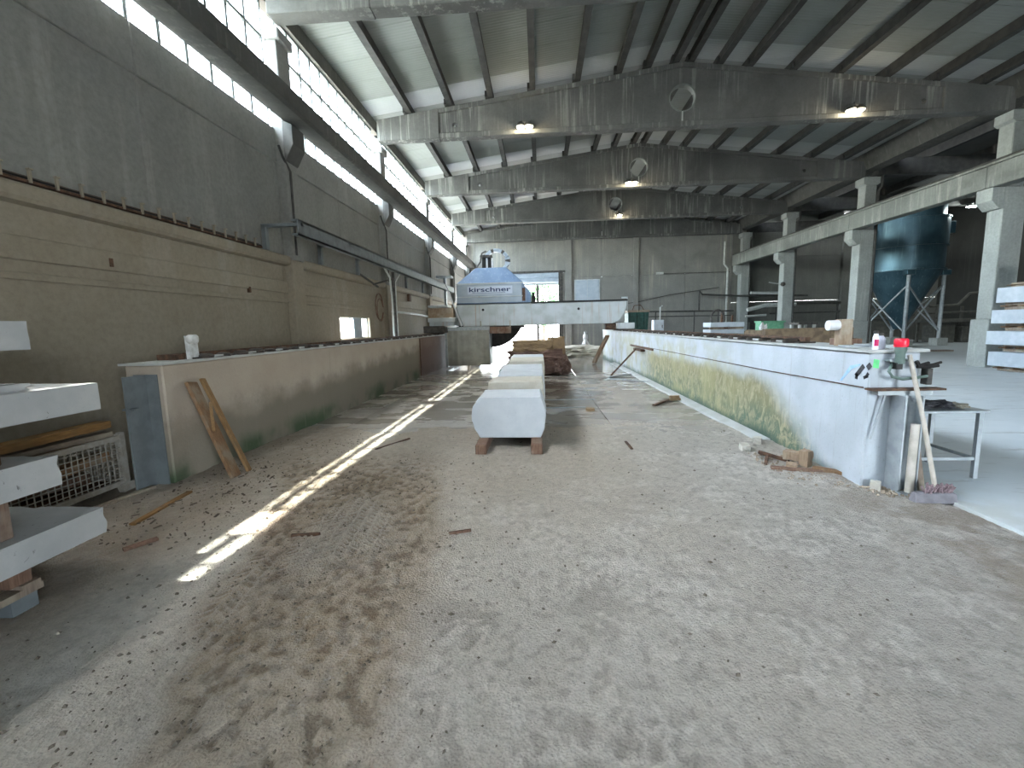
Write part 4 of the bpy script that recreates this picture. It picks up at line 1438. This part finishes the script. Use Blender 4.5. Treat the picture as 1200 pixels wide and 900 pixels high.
# floor litter on the left
for (a, b, ww, mm, lab) in (((-3.52, 3.52, .03), (-3.62, 4.30, .03), .05, 'beam_yellow', 'thin pale lath lying on the floor in front of the mesh crate'),
                            ((-3.18, 3.08, .03), (-3.06, 3.26, .035), .05, 'wood_red', 'short dark stick on the floor beside the slab stack'),
                            ((-.74, 3.39, .025), (-.57, 3.44, .03), .02, 'wood_red', 'small twig on the floor in the middle foreground'),
                            ((-2.0, 3.33, .03), (-1.78, 3.36, .03), .025, 'rust', 'thin dark twig at the edge of the muddy tyre track'),
                            ((-2.25, 5.9, .02), (-1.95, 6.5, .02), .03, 'rust', 'rusty rod lying left of the nearest stone block'),
                            ((1.18, 5.83, .02), (1.17, 6.22, .02), .035, 'rust', 'short rusty angle iron on the slabs right of the blocks')):
    c = (Vector(a) + Vector(b)) / 2
    o = MB().bar(a, b, ww, .02).build('stick', mm, origin=tuple(c))
    tag(o, lab, 'stick', 'sticks on the floor')

# ------------------------------------------------------------------ right wall, near end
# spray marks on the inner face
t = thing('spray_mark', 'black spray-painted letters on the near end of the right machine wall', 'marking', (3.098, 4.52, 1.1))
for a, b, wd in (((4.63, 1.08), (4.53, 1.19), .045), ((4.48, 1.17), (4.44, 1.21), .05), ((4.52, 1.075), (4.465, 1.10), .03), ((4.49, 1.085), (4.462, 1.125), .03), ((4.635, 1.085), (4.60, 1.08), .06)):
    d = Vector((b[0] - a[0], b[1] - a[1])).normalized() * wd / 2
    n_ = Vector((-d.y, d.x))
    pts = [(a[0] - n_.x, a[1] - n_.y), (a[0] + n_.x, a[1] + n_.y), (b[0] + n_.x, b[1] + n_.y), (b[0] - n_.x, b[1] - n_.y)]
    MB().prism(pts, 3.096, 3.1005, 'x').build('stroke', 'paint_black', t)
t = tag(MB().prism([(4.86, 1.01), (4.83, 1.01), (4.70, 1.14), (4.58, 1.19), (4.58, 1.205), (4.72, 1.175)], 3.0965, 3.1005, 'x').build('chalk_mark', 'paint_blue', origin=(3.098, 4.75, 1.1)), 'pale blue chalk stroke left of the black spray letters', 'marking')
t = tag(MB().prism([(3.125, 1.18), (3.175, 1.17), (3.18, 1.25), (3.13, 1.26)], 4.446, 4.4505, 'y').build('paint_dab', 'paint_green', origin=(3.15, 4.448, 1.21)), 'small green paint dab on the end face of the right machine wall', 'marking')

t = thing('steel_ledge', 'thin steel bar across the end face of the right machine wall', 'steel bar', (3.38, 4.40, .98))
MB().box(3.06, 3.70, 4.33, 4.44, .972, .990).build('bar', 'rust', t)
MB().box(3.12, 3.60, 4.35, 4.44, .93, .968).build('angle', 'steel', t)
MB().bar((3.22, 4.40, .93), (3.13, 4.42, .50), .015, .015).build('tie_rod', 'steel', t)
t = thing('steel_post', 'grey steel H-post standing against the end of the right machine wall', 'steel post', (3.37, 4.36, 0))
MB().box(3.30, 3.315, 4.26, 4.44, 0, .93).build('flange', 'steel', t)
MB().box(3.315, 3.45, 4.335, 4.35, 0, .93).build('web', 'steel', t)
MB().box(3.45, 3.465, 4.26, 4.44, 0, .93).build('flange', 'steel', t)
MB().tube([(3.42, 4.325, .89), (3.42, 4.31, .89)], .02, 8).build('bolt', 'steel', t)
t = thing('base_rail', 'low steel angle at the foot of the right steel post', 'steel bar', (3.42, 4.28, 0))
MB().box(3.28, 3.52, 4.20, 4.26, 0, .045).build('angle', 'steel', t)
o = MB().tube([(3.37, 4.225, .045), (3.395, 4.25, .68)], .034, 12).build('plastic_tube', 'pvc', origin=(3.4, 4.22, .045), smooth=True)
tag(o, 'short dusty plastic tube standing in front of the right steel post', 'tube')
o = MB().bar((3.53, 4.28, .0), (3.52, 4.42, .62), .05, .025).build('short_board', 'wood_grey', origin=(3.53, 4.3, 0))
tag(o, 'short grey board leaning beside the plastic tube', 'board')

# broom
t = thing('broom', 'dusty street broom leaning on the end of the right machine wall', 'broom', (3.46, 4.06, 0))
MB().tube([(3.49, 4.09, .10), (3.44, 4.22, .70), (3.375, 4.36, 1.30)], .019, 10).build('handle', 'broom_handle', t, smooth=True)
MB().hexa([(3.27, 4.02, .015), (3.62, 4.00, .015), (3.62, 4.09, .015), (3.27, 4.11, .015), (3.28, 4.04, .11), (3.61, 4.02, .11), (3.61, 4.07, .11), (3.28, 4.09, .11)]).build('head', 'broom_head', t, .01)
bm = MB()
rnd = random.Random(5)
for i in range(70):
    x = 3.36 + .24 * rnd.random()
    y = 4.055 + rnd.uniform(-.02, .02)
    bm.bar((x, y, .10), (x + rnd.uniform(-.03, .03), y + rnd.uniform(-.03, .03), .14 + .05 * rnd.random()), .008, .008)
b_ = bm.build('bristles', 'bristle', t)
b_['kind'] = 'stuff'

# beacon, bottles, switch box
t = thing('warning_beacon', 'red warning beacon with grey-green base on the end of the right machine wall', 'beacon', (3.31, 4.39, 1.2))
MB().lathe([(.036, 1.22), (.04, 1.25), (.034, 1.30), (.045, 1.34), (.046, 1.375)], (3.295, 4.36, 0), 16).build('base', 'green_base', t, smooth=True)
MB().lathe([(.052, 1.375), (.055, 1.385), (.055, 1.435), (.048, 1.45), (.02, 1.455)], (3.295, 4.36, 0), 20).build('lens', 'red_plastic', t, smooth=True)
MB().tube([(3.26, 4.40, 1.22), (3.22, 4.38, 1.15), (3.24, 4.36, 1.10), (3.32, 4.34, 1.08), (3.46, 4.36, 1.09), (3.56, 4.38, 1.10)], .014, 8).build('cable', 'green_base', t, smooth=True)
MB().box(3.22, 3.40, 4.38, 4.448, 1.24, 1.26).build('bracket', 'steel', t)
MB().box(3.255, 3.31, 4.34, 4.42, 1.17, 1.23).build('clamp', 'black', t)
t = thing('switch_box', 'small grey switch box with cable on the right end face of the wall', 'switch', (3.55, 4.42, 1.1))
MB().box(3.555, 3.605, 4.37, 4.448, 1.02, 1.17).build('box_body', 'dark_steel', t, .005)
MB().tube([(3.58, 4.40, 1.17), (3.55, 4.37, 1.22), (3.47, 4.36, 1.20), (3.44, 4.36, 1.24)], .018, 8).tube([(3.50, 4.36, 1.20), (3.57, 4.34, 1.21), (3.64, 4.34, 1.23)], .012, 6).tube([(3.45, 4.36, 1.19), (3.53, 4.35, 1.185), (3.62, 4.34, 1.20)], .015, 6).build('cable', 'black', t, smooth=True)


def bottle(x, y, h, r, lab, label_x):
    t = thing('bottle', lab, 'bottle', (x, y, 1.345), 'bottles on the wall end')
    z = 1.345
    MB().lathe([(r * .9, 0), (r, .01), (r, h * .66), (r * .8, h * .74), (.018, h * .82), (.018, h * .86)], (x, y, z), 18).build('body', 'bottle', t, smooth=True)
    MB().lathe([(.024, h * .86), (.024, h), (.018, h * 1.01)], (x, y, z), 14).build('cap', 'dark_steel', t, smooth=True)
    if label_x:
        n = 8
        a0 = -pi / 2 - 1.0
        vs_ = [(x + (r + .0015) * cos(a0 + 1.3 * i / n), y + (r + .0015) * sin(a0 + 1.3 * i / n), z + zz) for zz in (.035, h * .55) for i in range(n + 1)]
        MB().add(vs_, [(i, i + 1, n + 2 + i, n + 1 + i) for i in range(n)]).build('paper_label', 'magenta', t)


bottle(3.17, 4.50, .175, .027, 'white bottle with magenta label and dark cap on the right machine wall', True)
bottle(3.245, 4.54, .15, .036, 'plain white bottle beside the magenta-labelled one on the wall end', False)

# table with gloves
t = thing('work_table', 'small steel table beyond the broom on the right', 'table', (4.0, 4.95, .035))
MB().box(3.62, 4.36, 4.60, 5.22, .70, .725).build('table_top', 'steel', t, .004)
for x in (3.66, 4.30):
    for y in (4.64, 5.18):
        MB().box(x - .02, x + .02, y - .02, y + .02, .035, .70).build('leg', 'steel', t)
MB().box(3.66, 4.30, 4.63, 4.65, .22, .25).box(4.29, 4.31, 4.64, 5.18, .22, .25).box(3.65, 3.67, 4.64, 5.18, .22, .25).build('stretcher', 'steel', t)
for (cx, cy, s, sd, mm, lab) in ((3.80, 4.75, (.12, .07, .03), 3, 'cloth', 'dark crumpled glove at the left of the small steel table'),
                                 (4.00, 4.78, (.10, .08, .03), 5, 'cloth', 'second dark glove in the middle of the small steel table'),
                                 (4.16, 4.80, (.11, .06, .022), 8, 'cloth_pale', 'dusty pale rag at the right of the small steel table'),
                                 (3.92, 4.98, (.14, .09, .02), 11, 'cloth', 'dark flat cloth at the back of the small steel table')):
    rock('glove' if 'glove' in lab else 'rag', (cx, cy, .725), s, sd, mm, lab, 'cloth', amp=.5, box=.5, sub=6, rz=sd)

# rubble at the foot of the right wall
for (c, s, sd, mm, lab) in (((2.58, 5.78, .015), (.085, .05, .035), 2, 'stone_rough', 'pale stone fragment lying apart from the rubble at the right wall'),
                            ((2.86, 6.05, .02), (.06, .05, .045), 6, 'stone_rough', 'small stone wedge on the curb of the right wall'),
                            ((2.86, 5.20, .06), (.09, .06, .05), 8, 'wood_dusty', 'tan brick-like lump on top of the rubble by the right wall'),
                            ((2.93, 5.08, .02), (.05, .05, .09), 12, 'wood_dusty', 'upright tan lump in the rubble by the right wall'),
                            ((2.75, 5.02, .01), (.08, .05, .03), 15, 'wood_dusty', 'flat tan chunk at the front of the rubble by the right wall'),
                            ((3.17, 4.36, .0), (.04, .04, .05), 17, 'stone_rough', 'small pale stone at the near corner of the right wall')):
    rock('stone_fragment', c, s, sd, mm, lab, 'stone', amp=.12, box=.9, sub=4, rz=sd * .7, group='rubble at the right wall')
for (a, b, ww, mm, lab) in (((2.52, 5.0, .03), (3.0, 4.86, .035), .07, 'wood_red', 'reddish board lying in front of the rubble by the right wall'),
                            ((2.92, 4.93, .05), (3.20, 4.70, .05), .08, 'wood_brown', 'broken plank end pointing at the near corner of the right wall'),
                            ((2.52, 5.12, .02), (2.70, 5.45, .05), .035, 'rust', 'dark stick left of the rubble by the right wall'),
                            ((2.62, 5.5, .07), (2.85, 5.25, .03), .03, 'rust', 'thin rod crossing the rubble by the right wall')):
    c = (Vector(a) + Vector(b)) / 2
    o = MB().bar(a, b, ww, .04).build('board_piece', mm, origin=tuple(c), bevel=.004)
    tag(o, lab, 'wood piece', 'wood scraps at the right wall')

# rods and planks farther along the right wall
o = MB().bar((2.22, 14.3, .03), (2.93, 14.05, .86), .05, .05).build('iron_rod', 'rust', origin=(2.22, 14.3, 0))
tag(o, 'rusty iron bar leaning on the far part of the right machine wall', 'iron bar')
o = MB().bar((2.25, 19.0, .03), (2.85, 19.3, 1.15), .22, .07).build('leaning_plank', 'wood_brown', origin=(2.25, 19.0, 0))
tag(o, 'brown plank leaning near the far end of the right machine wall', 'plank')
for (a, b, lab) in (((2.0, 13.6, .02), (3.0, 12.7, .03), 'grey flat bar lying on the wet slabs below the leaning iron bar'),
                    ((2.1, 13.9, .02), (2.9, 14.6, .03), 'flat bar crossing under the leaning iron bar'),
                    ((2.25, 9.05, .02), (2.80, 9.75, .03), 'dark stick on the wet slabs by the right curb')):
    c = (Vector(a) + Vector(b)) / 2
    o = MB().bar(a, b, .06, .03).build('flat_bar', 'rust' if 'dark' in lab else 'steel', origin=tuple(c))
    tag(o, lab, 'metal bar')
for c, s, sd, lab in (((2.80, 9.55, .02), (.10, .06, .05), 31, 'brown stone lump on the right curb beside the dark stick'),
                      ((.95, 8.6, .0), (.08, .05, .03), 33, 'small brown lump on the wet slabs right of the block row')):
    rock('stone_fragment', c, s, sd, 'rock_tan', lab, 'stone', amp=.2, sub=4)
rock('mud_heap', (2.0, 24.5, -.22), (1.3, 1.2, .30), 44, 'stone_rough', 'pale heap of rubble on the floor behind the leaning plank', 'heap', amp=.35, box=.4, sub=12)

# ------------------------------------------------------------------ behind the right wall
t = thing('skip', 'dark green steel skip beyond the right end of the saw bridge', 'container', (4.3, 20.6, .035))
MB().prism([(3.95, .035), (4.65, .035), (4.78, 2.1), (3.88, 2.1)], 20.3, 21.3, 'y').build('skip_body', 'green_paint', t, .02)
MB().box(3.86, 4.80, 20.27, 21.33, 2.1, 2.2).build('rim', 'wood_grey', t)
for x in (4.0, 4.3, 4.6):
    MB().box(x - .03, x + .03, 20.24, 20.32, .3, 2.1).build('rib', 'green_paint', t)
MB().tube([(4.1, 20.6, 2.15), (4.2, 20.6, 2.4), (4.5, 20.7, 2.42), (4.65, 20.7, 2.2)], .02, 6).build('hose', 'rust', t)
t = thing('control_cabinet', 'white control cabinet with thin pole behind the right machine wall', 'cabinet', (5.64, 22.1, .035))
MB().box(5.40, 5.88, 22.0, 22.4, .035, 1.76).build('cabinet_body', 'grey_box', t, .015)
cd_ = MB().box(5.43, 5.85, 21.985, 22.0, .15, 1.70).build('cabinet_door', 'grey_box', t, .005)
MB().box(5.78, 5.81, 21.965, 21.985, 1.38, 1.52).build('handle', 'dark_steel', cd_)
MB().tube([(5.72, 22.1, 1.76), (5.72, 22.1, 2.35), (5.82, 22.1, 2.42)], .03, 8).build('pole', 'pipe_white', t)
for z0, z1, lab in ((1.38, 1.58, 'upper pale slab of the pair on the pallet behind the right machine wall'), (1.10, 1.28, 'lower pale slab of the pair on the pallet behind the right machine wall')):
    o = MB().box(7.30, 8.70, 20.0, 20.9, z0, z1).build('stone_slab', 'stone_stack', origin=(8, 20.4, z0), bevel=.01)
    tag(o, lab, 'stone slab', 'slab pair behind the right wall')
t = thing('slab_rack', 'timber bearers carrying the slab pair behind the right machine wall', 'pallet', (8.0, 20.4, .035))
for x in (7.6, 8.4):
    MB().box(x - .3, x + .3, 20.1, 20.2, 1.28, 1.38).box(x - .05, x + .05, 20.0, 20.9, .9, 1.10).build('bearer', 'wood_grey', t)
MB().box(7.35, 8.65, 20.05, 20.85, .035, .9).build('plinth', 'machine_dark', t)
t = thing('pump_unit', 'rusty pump with wheel behind the slab pair', 'machine', (8.6, 23, .035))
MB().box(8.5, 9.6, 23, 23.6, .035, 1.5).build('pump_body', 'rust', t, .03)
MB().tube([(8.7 + .32 * cos(a), 22.95, 1.75 + .42 * sin(a)) for a in np.linspace(0, 2 * pi, 20)], .05, 6).build('wheel', 'dark_steel', t, smooth=True)
MB().box(8.9, 9.0, 23, 23.1, 1.5, 2.1).box(9.4, 9.46, 23, 23.1, 1.5, 1.9).build('stanchion', 'rust', t)
t = thing('green_box', 'light green box before the third right-hand column', 'box', (11.8, 24, .035))
MB().box(11.3, 12.4, 24, 24.7, .035, 1.55).build('box_body', 'light_green', t, .02)
MB().box(11.25, 12.45, 23.97, 24.73, 1.50, 1.58).build('lid', 'light_green', t)
o = rock('white_lump', (9.0, 19.0, .9), (.13, .1, .15), 55, 'chalk', 'small white lump beside the green box behind the wall', 'stone', amp=.2, sub=4)
o.location.z = .035
o.scale = (1, 1, 4.4)

# handrail pipes along the back wall
t = thing('pipe_rack', 'dark horizontal pipes on posts along the back wall', 'pipe', (9, 32.1, 0))
MB().tube([(4.9, 32.1, 2.40), (9, 32.1, 2.36), (13.2, 32.1, 2.30)], .05, 8).build('pipe', 'pipe_dark', t)
MB().tube([(4.9, 32.1, 2.05), (13.2, 32.1, 2.0)], .03, 8).build('pipe', 'pipe_dark', t)
for x in (5.6, 8.0, 10.6, 12.2):
    MB().tube([(x, 32.1, 0), (x, 32.1, 2.38)], .04, 8).build('post', 'pipe_dark', t)
MB().tube([(10.9, 32.1, 2.4), (10.9, 32.1, 3.7), (11.1, 32.1, 3.45), (13.3, 32.1, 3.3), (18.0, 32.1, 3.2)], .06, 8).build('pipe', 'pipe_dark', t)
t = thing('wall_cable', 'drooping cable across the back wall right of the shutter', 'cable', (8, 32.9, 3))
MB().tube([(5.2, 32.9, 2.9), (7, 32.9, 3.1), (9, 32.9, 3.5), (10.9, 32.9, 3.75)], .025, 6).tube([(10.9, 32.9, 3.75), (12.5, 32.92, 3.95)], .025, 6).build('cable', 'pipe_dark', t)
t = thing('conduit', 'thin dark conduit with junction box high on the back wall', 'conduit', (9, 32.95, 4.9))
MB().tube([(8.2, 32.93, 5.0), (13.2, 32.93, 4.98)], .02, 6).build('pipe', 'dark_steel', t)
MB().box(8.2, 8.7, 32.90, 32.995, 4.95, 5.1).build('junction_box', 'pipe_white', t)
t = thing('downpipe', 'white downpipe with an offset in the right corner of the back wall', 'pipe', (12.9, 32.8, 0))
MB().tube([(12.75, 32.8, 7.0), (12.75, 32.8, 5.5), (13.0, 32.8, 5.2), (12.98, 32.8, .0)], .07, 8).build('pipe', 'pipe_white', t, smooth=True)
t = thing('pipe_elbow', 'pale angled pipes between the two farthest right-hand columns', 'pipe', (15, 31, 2.5))
MB().tube([(13.8, 31, 3.4), (15.6, 31, 3.35), (15.75, 31, 3.2), (15.7, 31, .05)], .09, 8).build('pipe', 'pipe_white', t, smooth=True)
MB().tube([(13.4, 30.5, 2.3), (14.5, 30.5, 2.55), (16.4, 30.5, 2.6)], .13, 8).build('pipe', 'pipe_white', t, smooth=True)
MB().tube([(13.3, 30.5, 1.9), (14.6, 30.5, 1.95)], .07, 8).build('pipe', 'pipe_white', t, smooth=True)
t = thing('pipe_rack', 'dark pipes along the aisle wall between the second and third columns', 'pipe', (17.5, 32.4, 0))
MB().tube([(15.8, 32.5, 2.75), (20.4, 32.5, 2.7)], .09, 8).tube([(15.8, 32.5, 2.05), (20.4, 32.5, 2.1)], .05, 8).build('pipe', 'pipe_dark', t)
for x in (16.2, 20.2):
    MB().tube([(x, 32.5, 0), (x, 32.5, 2.75)], .05, 8).build('post', 'pipe_dark', t)
t = thing('wall_lamp', 'small unlit lamp on an arm at the third right-hand column', 'lamp', (13.6, 26.85, 3.6))
MB().tube([(13.75, 26.85, 3.6), (13.2, 26.8, 3.66), (12.9, 26.8, 3.72)], .03, 6).build('arm', 'pipe_white', t)
MB().lathe([(.05, -.1), (.13, -.02), (.11, .1), (.03, .14)], (13.66, 26.80, 3.58), 12).build('head', 'dark_steel', t, smooth=True)
t = thing('steel_trestle', 'small dark steel trestle behind the trough', 'trestle', (13.0, 22.5, .035))
for x in (12.2, 12.85):
    MB().box(x - .05, x + .05, 22.2, 22.3, .035, 1.38).box(x - .05, x + .05, 22.9, 23.0, .035, 1.38).build('leg', 'pipe_white', t)
MB().box(12.1, 12.95, 22.15, 23.05, 1.38, 1.48).build('top', 'dark_steel', t)
t = thing('bucket', 'pale plastic bucket right of the dark steel trestle', 'bucket', (13.2, 21.6, .035))
MB().lathe([(.10, 0), (.12, .02), (.16, .32), (.165, .33), (.15, .33), (.11, .05)], (13.15, 21.6, 1.0), 14).build('bucket_body', 'pipe_white', t, smooth=True)
MB().box(12.95, 13.35, 21.4, 21.8, .035, 1.0).build('stand', 'machine_dark', t)

# little white-splashed stand by the back wall
t = thing('stand', 'white splashed tripod stand on the floor by the back wall', 'stand', (2.9, 29, 0))
for a in (0.3, 2.4, 4.5):
    MB().tube([(2.9 + .45 * cos(a), 29 + .45 * sin(a), .0), (2.9, 29, .75)], .05, 6).build('leg', 'chalk', t)
MB().lathe([(.06, .6), (.16, .72), (.14, .95), (.07, 1.05), (.09, 1.15), (.03, 1.22)], (2.9, 29, 0), 12).build('pump_head', 'chalk', t, smooth=True)

# ------------------------------------------------------------------ silo in the side aisle
SX, SY, SR = 20.15, 27.0, 1.72
t = thing('silo', 'tall blue-grey steel silo with conical hopper in the side aisle', 'silo', (SX, SY, .035))
MB().lathe([(SR, 4.08), (SR, 5.30), (SR, 5.34)], (SX, SY, 0), 40).build('lower_shell', 'silo', t, smooth=True)
MB().lathe([(SR + .05, 5.34), (SR + .05, 6.75)], (SX, SY, 0), 40).build('upper_shell', 'silo', t, smooth=True)
MB().lathe([(SR - .12, 6.75), (SR - .12, 7.4)], (SX, SY, 0), 40).build('top_shell', 'silo', t, smooth=True)
for z in (4.10, 5.34, 6.75):
    MB().lathe([(SR + .02, z - .04), (SR + .09, z - .03), (SR + .09, z + .03), (SR + .02, z + .04)], (SX, SY, 0), 40).build('ring', 'silo', t, smooth=True)
MB().lathe([(.22, .95), (.24, 1.0), (SR - .05, 4.06), (SR, 4.08)], (SX, SY, 0), 40).build('hopper', 'silo', t, smooth=True)
LEG = []
for i in range(4):
    a = radians(-118 + 90 * i)
    LEG.append((SX + (SR + .02) * cos(a), SY + (SR + .02) * sin(a)))
for x, y in LEG:
    lg = MB().tube([(x, y, .45), (x, y, 3.95)], .09, 12).build('leg', 'steel', t, smooth=True)
    MB().box(x - .22, x + .22, y - .18, y + .18, 3.80, 4.06).build('leg_bracket', 'silo', lg, .02)
    MB().box(x - .28, x + .28, y - .28, y + .28, .035, .45).build('footing', 'column', lg, .02)
for i in range(4):
    (xa_, ya_), (xb_, yb_) = LEG[i], LEG[(i + 1) % 4]
    MB().bar((xa_, ya_, 3.3), (xb_, yb_, .8), .06, .06).build('cross_brace', 'steel', t)
    MB().bar((xa_, ya_, .8), (xb_, yb_, 3.3), .06, .06).build('cross_brace', 'steel', t)
MB().box(SX + SR + .02, SX + SR + .28, SY - .7, SY - .3, 6.0, 6.6).build('level_sensor', 'silo', t, .02)

# machinery in the dark
t = thing('conveyor', 'dark tubular machine frame right of the silo in the side aisle', 'machine', (25, 29, .035))
for x in (23.4, 25.9):
    for y in (28.5, 29.8):
        MB().box(x - .06, x + .06, y - .06, y + .06, .035, 2.2).build('leg', 'machine_dark', t)
MB().box(22.8, 26.6, 28.4, 29.9, 1.25, 1.45).build('bed', 'machine_dark', t)
MB().tube([(23.0, 28.6, 2.2), (24.6, 28.6, 2.25), (25.2, 28.6, 2.9), (26.2, 28.6, 2.95)], .08, 8).build('rail', 'machine_dark', t)
MB().tube([(22.6, 28.6, 1.8), (26.6, 28.6, 1.85)], .06, 8).build('rail', 'machine_dark', t)
MB().box(23.6, 24.6, 28.6, 29.7, .035, 1.1).box(25.0, 25.5, 28.6, 29.7, .035, 1.0).build('drive_box', 'machine_dark', t, .03)
t = thing('machine_box', 'dusty low machine housing under the silo', 'machine', (22.5, 31.9, .035))
MB().box(21.2, 22.9, 31.4, 32.6, .035, 1.5).build('housing', 'machine_dark', t, .05)
MB().tube([(21.0, 31.3, 2.4), (22.0, 31.3, 2.35), (23.2, 31.3, 2.4)], .16, 10).build('duct', 'machine_dark', t, smooth=True)
MB().tube([(21.2, 31.2, 1.85), (22.6, 31.2, 1.7), (24.2, 31.2, 1.75)], .09, 10).build('duct', 'machine_dark', t, smooth=True)
MB().bar((20.6, 31.1, 2.5), (21.8, 31.1, .4), .1, .1).build('strut', 'machine_dark', t)
o = MB().box(15.2, 18.6, 21.6, 22.0, .035, .10).build('floor_plank', 'wood_grey', origin=(17, 21.8, .035))
tag(o, 'pale plank on the floor in front of the silo', 'plank')

# ------------------------------------------------------------------ stack of slabs at the right
zz = [(.19, .585), (.80, 1.175), (1.39, 1.765), (1.97, 2.385)]
xo = [12.99, 12.89, 12.97, 13.05]
nm = ['lowest', 'second', 'third', 'topmost']
for i, ((z0, z1), x0) in enumerate(zip(zz, xo)):
    slab(x0, 15.6, 12.9, 13.98, z0, z1, 'stone_stack', '%s thick bluish slab of the stack at the right edge, before the nearest column' % nm[i], 60 + i, .0, 'thick slabs of the right stack')


def pallet(x0, x1, y0, y1, z0, z1, lab):
    t = thing('pallet', lab, 'pallet', ((x0 + x1) / 2, (y0 + y1) / 2, z0), 'pallets in the right stack')
    h = z1 - z0
    for yy in (y0, (y0 + y1) / 2 - .05, y1 - .1):
        MB().box(x0, x1, yy, yy + .1, z1 - h * .55, z1 - h * .40).build('board', 'wood_brown', t)
    for xx in np.linspace(x0 + .12, x1 - .05, 6):
        MB().box(xx, xx + .06, y0 + .01, y1 - .01, z0 + .002, z1 - h * .55).build('runner', 'wood_grey', t)
        MB().box(xx, xx + .06, y0 + .01, y1 - .01, z1 - h * .40, z1 - .002).build('runner', 'wood_grey', t)


pallet(13.12, 15.6, 12.88, 13.95, .036, .19, 'pallet on the floor under the right slab stack')
pallet(13.22, 15.6, 12.92, 13.95, .585, .80, 'pallet between the lowest and second slab of the right stack')
pallet(13.22, 15.6, 12.92, 13.95, 1.175, 1.39, 'pallet between the second and third slab of the right stack')
pallet(13.15, 15.6, 12.92, 13.95, 1.765, 1.97, 'pallet between the third and topmost slab of the right stack')
pallet(13.25, 15.6, 12.95, 13.95, 2.386, 2.52, 'pallet lying on top of the right slab stack')
rock('stone_fragment', (13.75, 13.4, 2.522), (.22, .2, .25), 71, 'chalk', 'white stone piece on the topmost pallet of the right stack', 'stone', amp=.12, sub=5)

# ------------------------------------------------------------------ loose clods
cl = MB()
rnd = random.Random(11)
for i in range(4200):
    if rnd.random() < .6:
        y = rnd.uniform(1.4, 5.5)
        x = -1.3 - .18 * (y - 1.4) + rnd.gauss(0, .55)
    elif rnd.random() < .5:
        y, x = rnd.uniform(3.2, 6.5), rnd.uniform(-3.9, -2.4)
    else:
        y, x = rnd.uniform(1.4, 7.0), rnd.uniform(-3.0, 3.0)
    s = rnd.choice((.003, .004, .005, .006, .008, .011)) * rnd.uniform(.7, 1.3)
    z = .018 + s * .3
    a = rnd.uniform(0, 3)
    dx, dy = cos(a) * s * rnd.uniform(.8, 1.8), sin(a) * s * rnd.uniform(.8, 1.8)
    cl.add([(x + dx, y + dy, z), (x - dy * .7, y + dx * .7, z), (x - dx, y - dy, z), (x + dy * .7, y - dx * .7, z), (x, y, z + s * .9), (x, y, z - s)],
           [(0, 1, 4), (1, 2, 4), (2, 3, 4), (3, 0, 4), (1, 0, 5), (2, 1, 5), (3, 2, 5), (0, 3, 5)])
o = cl.build('mud_clods', plain('mud_clod', '6a6155', '8e867a', 9, .9))
o['kind'] = 'stuff'
tag(o, 'small dry mud clods scattered over the floor', 'mud')
wc = MB()
for i in range(150):
    y, x = rnd.uniform(3.1, 5.2), rnd.uniform(-4.0, -2.8)
    if y > 4.7 and x < -3.8:
        x += .5
    a, L_ = rnd.uniform(0, 3.1), rnd.choice((.006, .008, .01, .012, .016, .03))
    z = .028 + .02 * max(0, -3.3 - x)
    wc.bar((x - cos(a) * L_, y - sin(a) * L_, z), (x + cos(a) * L_, y + sin(a) * L_, z + .004), L_ * rnd.uniform(.3, .7), .008)
o = wc.build('wood_chips', plain('bark_chip', '4d4339', '6a5d50', 20, .9))
o['kind'] = 'stuff'
tag(o, 'dark bark and wood chips strewn over the floor by the crate and leaning planks', 'wood chips')
ch = MB()
for i in range(260):
    y, x = rnd.uniform(4.4, 5.6), rnd.uniform(2.5, 3.4)
    if y > 4.45 and x > 3.07:
        y = rnd.uniform(4.15, 4.42)
    s = rnd.uniform(.008, .02)
    a = rnd.uniform(0, 3)
    z = .03
    dx, dy = cos(a) * s, sin(a) * s
    ch.add([(x + dx, y + dy, z), (x - dy, y + dx, z), (x - dx, y - dy, z), (x + dy, y - dx, z), (x, y, z + s * .8), (x, y, z - s)],
           [(0, 1, 4), (1, 2, 4), (2, 3, 4), (3, 0, 4), (1, 0, 5), (2, 1, 5), (3, 2, 5), (0, 3, 5)])
o = ch.build('stone_chips', plain('stone_chip', 'a89a88', '8b7c6a', 9, .9))
o['kind'] = 'stuff'
tag(o, 'pale stone chips scattered at the near corner of the right machine wall', 'gravel')

# ------------------------------------------------------------------ outdoors seen through the openings


def tree(x, y, h, lab, seed):
    t = thing('tree', lab, 'tree', (x, y, -.05), 'trees outside the back door')
    MB().tube([(x, y, -.05), (x + .1, y, h * .4), (x, y + .1, h * .75)], .16, 8, .05).build('trunk', 'bark', t, smooth=True)
    rnd = random.Random(seed)
    m = MB()
    for i in range(2600):
        d = Vector((rnd.gauss(0, 1), rnd.gauss(0, 1), rnd.gauss(0, 1))).normalized() * rnd.uniform(.55, 1.0)
        c = Vector((x + d.x * h * .33, y + d.y * h * .33, h * .60 + d.z * h * .40))
        a = Vector((rnd.uniform(-1, 1), rnd.uniform(-1, 1), rnd.uniform(-1, 1))).normalized()
        b = a.orthogonal().normalized()
        s = rnd.uniform(.10, .2)
        m.add([c - a * s, c + b * s * .5, c + a * s, c - b * s * .5], [(0, 1, 2, 3)])
    q = m.build('foliage', 'leaf', t)
    q['kind'] = 'stuff'


tree(.4, 46, 6.5, 'leafy green tree outside the back door, right of the post', 1)
tree(3.4, 50, 8.0, 'taller leafy tree farther right outside the back door', 2)

for o in bpy.data.objects:
    if '_o' in o:
        del o['_o']
